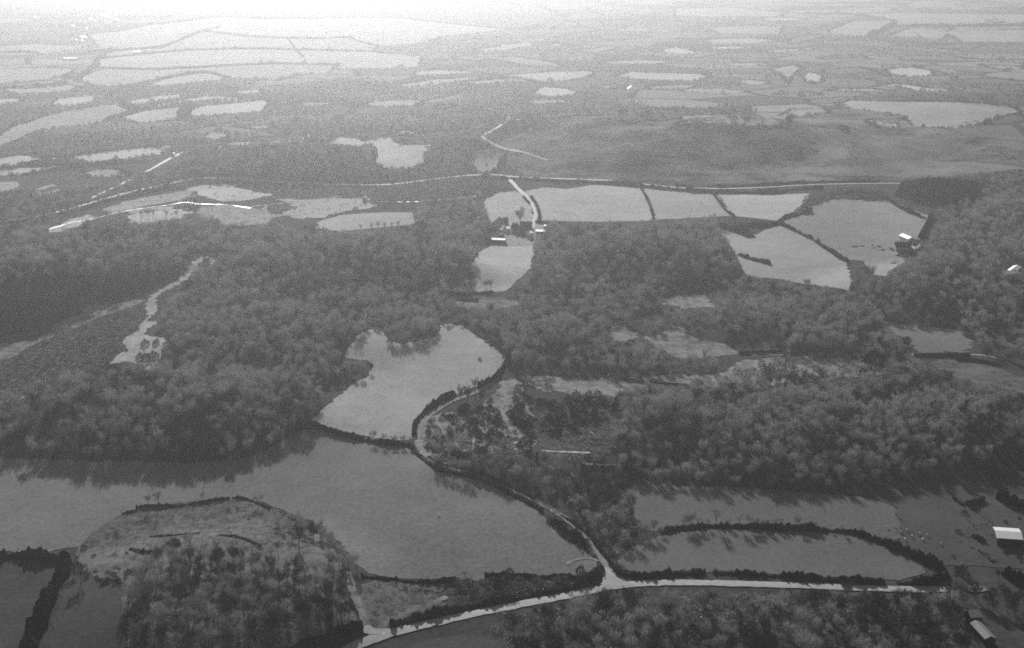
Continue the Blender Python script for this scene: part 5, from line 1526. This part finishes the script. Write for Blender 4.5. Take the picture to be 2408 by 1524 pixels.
# distant buildings
for rg, s, dp, ev, ri, wl, rf, lb, ct, rdg in (
        ('B', '1946,598 1986,598', 9, 6.5, 4.0, W, RW, 'dazzling white house in the far woods under the plain', 'house', 'across'),
        ('C', '1845,515 1900,517', 9, 5.5, 3.0, W, RW, 'far white farmhouse on the right', 'house', 'across'),
        ('C', '1800,500 1838,502', 9, 4, 2.0, S, RW, 'far shed beside the white farmhouse on the right', 'shed', 'long'),
        ('A', '222,130 272,130', 14, 5, 1.5, W, RW, 'far long white shed near the top left corner', 'shed', 'long'),
        ('A', '430,410 518,410', 12, 4, 1.2, W, RW, 'very long white shed on the far left', 'shed', 'long'),
        ('A', '900,366 965,367', 12, 4, 1.2, W, RW, 'far white shed on the bright plain', 'shed', 'long'),
        ('A', '1115,1032 1160,1026', 8, 4.5, 1.8, W, RW, 'far white barn at the head of the pale track', 'barn', 'long'),
        ('A', '1160,1062 1180,1062', 5, 3, 1.2, W, RW, 'small white hut below the far white barn', 'hut', 'across'),
        ('A', '1330,962 1352,962', 6, 4, 2, W, RW, 'small far white house at the wood corner', 'house', 'across'),
        ('A', '165,594 190,596', 8, 5, 3, W, RW, 'small far white house at the left edge', 'house', 'across'),
        ('A', '565,214 590,214', 12, 6, 3, W, RW, 'white village house standing alone below the others', 'house', 'across'),
        ('A', '525,272 560,276', 12, 6, 3, W, RW, 'white village house above the tree-lined hedge', 'house', 'across'),
        ('A', '500,292 520,292', 10, 5, 3, W, RW, 'left small house of the village foot', 'house', 'across'),
        ('A', '540,296 562,296', 10, 5, 3, W, RW, 'right small house of the village foot', 'house', 'across'),
        ('A', '470,285 490,285', 10, 5, 3, S, RM, 'grey house at the village foot', 'house', 'across'),
        ('A', '665,110 700,118', 14, 5, 2.5, W, RW, 'upper white roof of the far village street', 'house', 'long'),
        ('A', '705,122 740,132', 14, 5, 2.5, W, RW, 'lower white roof of the far village street', 'house', 'long'),
        ('A', '595,142 620,150', 14, 6, 3, W, RW, 'white house left of the far village street', 'house', 'long'),
        ('A', '762,86 785,86', 14, 6, 3, W, RW, 'white house above the far village street', 'house', 'across'),
        ('A', '765,152 790,152', 14, 6, 3, W, RW, 'white house below the far village street', 'house', 'across'),
        ('A', '800,112 820,112', 14, 6, 3, W, RW, 'white house right of the far village street', 'house', 'across'),
        ('A', '480,195 500,195', 12, 5, 3, W, RW, 'grey white house left of the village', 'house', 'across'),
        ('B', '130,520 165,520', 10, 4.5, 2, W, RW, 'left of three far white houses in a row', 'house', 'long'),
        ('B', '215,510 240,510', 10, 4.5, 2, W, RW, 'middle of three far white houses in a row', 'house', 'long'),
        ('B', '262,505 285,505', 10, 4.5, 2, W, RW, 'rightmost of three far white houses in a row', 'house', 'long'),
        ('B', '1165,786 1203,785', 8, 4.5, 2, W, RW, 'white hut at the upper end of the hairpin track', 'hut', 'long'),
        ('B', '968,1262 998,1263', 6, 3.5, 1.5, W, RW, 'white hut above the upper stream', 'hut', 'long'),
        ('B', '240,1295 262,1296', 6, 3.5, 1.5, W, RW, 'white hut by the stream wood', 'hut', 'across'),
        ('C', '118,745 126,745', 4, 3.5, 2, W, RW, 'tiny white hut below the far moor edge', 'hut', 'across'),
        ('E', '1040,614 1090,612', 4, 2.4, .8, W, RW, 'low white shed on the grass strip crossing the wood', 'shed', 'long'),
        ('E', '1270,498 1300,500', 4, 2.6, 1.2, W, RW, 'small white hut at the edge of the farm wood', 'hut', 'long')):
    house('far_' + ct, rg, s, dp, ev, ri, wl, rf, lb, ct, 'distant white buildings', ridge=rdg, windows=1 if ct == 'house' else 0, doors=0 if ct == 'house' else 1, over=.2)

# ------------------------------------------------------------------ heaps, stones, felled trunks, fences, sheep
def heap(name, rg, s, wid, h, mat, label, cat, group=None):
    """an uneven elongated mound of loose lumps along a short line."""
    P = resample(smooth_path(at(rg, s), 1), .45) if len(s.split()) > 1 else at(rg, s)
    e = empty(name, tuple(P[len(P) // 2]))
    R = np.random.default_rng(len(label) * 31 + int(P[0][0] * 10) % 977)
    mb = MB()
    for c in P:
        for k in range(max(3, int(wid * 2.2))):
            q = np.array([c[0] + R.normal(0, wid * .28), c[1] + R.normal(0, wid * .28), 0])
            q[2] = terrain(q[0], q[1]) + R.uniform(.05, h * .8)
            r = R.uniform(.22, .5) * max(.6, min(wid / 2, 1.2))
            d = rand_dir(R, 6)
            oct_ = np.array([(1, 0, 0), (-1, 0, 0), (0, 1, 0), (0, -1, 0), (0, 0, 1), (0, 0, -1)]) * r * np.array([1.2, 1, .8]) + d * r * .35
            mb.add(oct_ + q, [(0, 2, 4), (2, 1, 4), (1, 3, 4), (3, 0, 4), (2, 0, 5), (1, 2, 5), (3, 1, 5), (0, 3, 5)])
    V, F = mb.get()
    bed = []
    o = mesh_obj('rubble', V - np.array(e.location), F, mat, e)
    o['kind'] = 'stuff'
    tag(e, label, cat, group)
    return e


for rg, s, wd, h, mt, lb in (
        ('O', '850,820 920,815 980,850 1045,900', 1.0, .9, 'rubble', 'curved pale heap of rubble beside the dark thorn bush'),
        ('O', '1060,1110 1120,1150 1190,1185', 1.1, .9, 'rubble', 'pale elongated rubble heap in the sheep field yard'),
        ('O', '1285,1215 1330,1225', .9, .8, 'rubble', 'small pale rubble heap below the elongated one'),
        ('O', '1320,1260 1380,1300 1450,1345', 1.0, .9, 'muck', 'dark heap in the diagonal row of rubble'),
        ('O', '1480,1280 1520,1320 1560,1355', .7, .5, 'rubble', 'thin pale line of rubble above the dark heap'),
        ('O', '1540,1430 1600,1480 1660,1530', 1.3, 1.3, 'muck', 'large dark heap near the lower end of the row'),
        ('O', '1640,1450 1700,1490 1740,1510', 1.1, .9, 'rubble', 'pale rubble right of the large dark heap'),
        ('O', '1880,1275', 1.2, .8, 'rubble', 'small pale heap in front of the barn'),
        ('O', '1600,840 1640,880', .9, .8, 'rubble', 'pale heap at the left corner of the barn'),
        ('O', '860,1010 862,1050', .7, .6, 'rubble', 'small upright pale heap left of the row'),
        ('O', '2310,1290 2370,1300', 1.0, .8, 'rubble', 'pale rubble at the picture edge below the barn'),
        ('O', '2300,1490 2400,1520', 1.4, 1.0, 'rubble', 'pale heap at the picture edge beside the dark bush'),
        ('O', '1180,900 1250,920 1320,970 1380,1020', 3.2, 1.8, 'muck', 'broad black muck heap in the barn pasture'),
        ('O', '1070,690', .8, .6, 'rubble', 'left of the three small pale heaps by the fence'),
        ('O', '1140,675', .8, .6, 'rubble', 'right of the three small pale heaps by the fence'),
        ('O', '1140,750', .8, .6, 'rubble', 'lowest of the three small pale heaps by the fence'),
        ('N', '1320,440 1345,455', 1.2, .9, 'wood', 'bright white stones on the knoll'),
        ('N', '1510,500 1545,495', .9, .7, 'wood', 'second patch of white stones right on the knoll'),
        ('N', '1865,520 1885,525', .8, .6, 'wood', 'small patch of white stones below the tall thin tree'),
        ('L', '880,830 940,845', 2.2, 1.2, 'muck', 'dark heap in front of the long house'),
        ('L', '980,830 1040,850', 2.6, 1.0, 'wood', 'white heap in front of the long house'),
        ('L', '800,985 870,985', 2.0, 1.2, 'muck', 'dark heap in the long house paddock'),
        ('L', '880,960 910,955', 1.8, 1.0, 'wood', 'white heap in the long house paddock'),
        ('L', '60,665 130,660', 2.4, 1.2, 'rubble', 'pale heap at the far end of the walled garden'),
        ('L', '210,660 260,655', 2.0, 1.0, 'rubble', 'second pale heap along the walled garden'),
        ('L', '420,640 450,630', 1.8, 1.0, 'rubble', 'third pale heap along the walled garden'),
        ('L', '540,660 590,675', 2.2, 1.4, 'muck', 'dark heap along the walled garden'),
        ('L', '470,690 500,690', 1.8, 1.2, 'muck', 'small dark heap along the walled garden'),
        ('L', '600,730 650,725', 2.2, 1.0, 'rubble', 'pale heap near the long house gable'),
        ('L', '780,700 820,740', 2.0, 1.8, 'muck', 'dark bush-like heap at the long house gable')):
    heap('rubble_heap' if mt != 'muck' else 'dark_heap', rg, s, wd, h, M[mt], lb, 'heap', 'heaps of rubble and muck')


def trunk_log(rg, s, r, label):
    p = at(rg, s)
    a, b_ = p[0] + (0, 0, r * .8 + .45), p[1] + (0, 0, r * .6 + .45)
    e = empty('felled_trunk', tuple((a + b_) / 2 - (0, 0, r)))
    c = np.array(e.location)
    mb = MB()
    mid = (a + b_) / 2 + rng.normal(0, .15, 3) * (1, 1, .3)
    mb.seg(a - c, mid - c, r, r * .8, 7)
    mb.seg(mid - c, b_ - c, r * .8, r * .45, 7)
    V, F = mb.get()
    mesh_obj('stem', V, F, M['wood'], e)
    for k in range(3):
        t_ = rng.uniform(.3, .95)
        q = a + (b_ - a) * t_ - c
        m2 = MB()
        m2.seg(q, q + np.append(rng.normal(0, .9, 2), rng.uniform(.2, .8)), r * .4, r * .15, 5)
        mesh_obj('branch_stub', *m2.get(), M['wood'], e)
    tag(e, label, 'felled tree', 'felled trunks')


for s, lb in (('1770,755 1960,715', 'long pale felled trunk pointing to the right wood'),
              ('1780,665 1880,665', 'upper short felled trunk in the plantation'),
              ('1870,735 2000,740', 'felled trunk lying under the long pale one'),
              ('1900,680 1960,715', 'slanting felled trunk crossing the others'),
              ('1990,700 2070,695', 'felled trunk at the right end of the felled group'),
              ('1890,800 2010,790', 'lowest felled trunk of the felled group'),
              ('690,810 790,845', 'pale felled trunk in the middle of the lane bend'),
              ('840,840 955,865', 'right felled trunk in the middle of the lane bend'),
              ('1480,630 1560,650', 'pale felled trunk among the young evergreens'),
              ('1690,1120 1750,1180', 'pale fallen trunk on the wooded bank')):
    trunk_log('Q', s, .42, lb)


def fence(rg, s, label):
    P = resample(at(rg, s), 3.0)
    e = empty('fence', tuple(P[0]))
    c = np.array(e.location)
    for p in P:
        q = p - c
        box_mesh('post', q[0] - .09, q[0] + .09, q[1] - .09, q[1] + .09, q[2] - .2, q[2] + 1.6, M['post'], e)
    for zz in (.75, 1.25):
        mb = MB()
        for a, b_ in zip(P[:-1], P[1:]):
            mb.seg(a - c + (0, 0, zz), b_ - c + (0, 0, zz), .06, .06, 4)
        mesh_obj('rail', *mb.get(), M['post'], e)
    tag(e, label, 'fence', 'paddock fences')


fence('O', '850,350 960,450 1080,560 1180,650', 'post and rail fence down the left of the small paddock')
fence('O', '1270,310 1400,410 1530,500 1640,590', 'post and rail fence down the right of the small paddock')
fence('O', '1640,598 1500,620 1350,655 1200,682', 'post and rail fence along the foot of the small paddock')
fence('O', '1880,100 2050,200 2220,300 2400,390', 'post and rail fence below the thick black hedge')
fence('I', '1930,455 2010,510 2090,565', 'post and rail fence above the dark bush clump')


def sheep_parts():
    R = np.random.default_rng(5)
    bm = bmesh.new()
    bmesh.ops.create_icosphere(bm, subdivisions=2, radius=1)
    for v in bm.verts:
        x, y, z = v.co
        v.co = Vector((x * .58, y * (.30 - .04 * x), z * .30 + .62 + .03 * x)) * 1.0 + Vector(R.normal(0, .012, 3))
    body = bpy.data.meshes.new('body')
    bm.to_mesh(body)
    bm.free()
    body.materials.append(M['fleece'])
    mb = MB()
    mb.seg((.42, 0, .74), (.62, 0, .86), .13, .11, 7)
    mb.seg((.60, 0, .88), (.84, 0, .76), .10, .055, 7)
    mb.seg((.62, .06, .92), (.60, .2, .94), .035, .012, 4)
    mb.seg((.62, -.06, .92), (.60, -.2, .94), .035, .012, 4)
    head = make_mesh('head', mb.get(), M['sheep_face'])
    mb = MB()
    mb.seg((0, 0, .5), (.02, 0, .26), .06, .04, 5)
    mb.seg((.02, 0, .26), (0, 0, -.02), .04, .035, 5)
    leg = make_mesh('leg', mb.get(), M['sheep_face'])
    return body, head, leg


SB, SH_, SL = sheep_parts()


def sheep(p, label, group=None):
    e = empty('sheep', (p[0], p[1], p[2] + .3), rng.uniform(0, 6.28), 1.15)
    for nm, me, loc in (('body', SB, (0, 0, 0)), ('head', SH_, (0, 0, 0)), ('leg', SL, (.34, .15, 0)), ('leg', SL, (.34, -.15, 0)), ('leg', SL, (-.34, .15, 0)), ('leg', SL, (-.34, -.15, 0))):
        o = link(bpy.data.objects.new(nm, me))
        o.parent = e
        o.location = loc
    tag(e, label, 'sheep', group)


for p in at('K', '105,475 175,463 225,513 325,553 265,578 460,543 420,580 580,617 280,497 385,525'):
    sheep(p, 'sheep grazing in the dull pasture left of the rubble row', 'sheep grazing near the barn')
sheep(at('H', '772,632')[0], 'lone white sheep in the middle of the broad pasture')

# ------------------------------------------------------------------ haze: one closed box of even air round everything
bm = bmesh.new()
bmesh.ops.create_cube(bm, size=1)
me = bpy.data.meshes.new('haze')
bm.to_mesh(me)
bm.free()
hz = link(bpy.data.objects.new('haze', me))
hz.scale = (26000, 26000, CAM_H + 60)
hz.location = (0, 7200, (CAM_H + 60) / 2 - 30)
hm = bpy.data.materials.new('haze_air')
hm.use_nodes = True
t = hm.node_tree
t.nodes.remove(t.nodes['Principled BSDF'])
pv = t.nodes.new('ShaderNodeVolumePrincipled')
pv.inputs['Color'].default_value = (1, 1, 1, 1)
pv.inputs['Density'].default_value = HAZE_DENSITY
pv.inputs['Anisotropy'].default_value = HAZE_G
t.links.new(pv.outputs[0], t.nodes['Material Output'].inputs['Volume'])
hm.cycles.volume_sampling = 'DISTANCE'
me.materials.append(hm)
tag(hz, 'pale haze hanging over the whole valley', 'haze', kind='stuff')
bpy.context.view_layer.update()
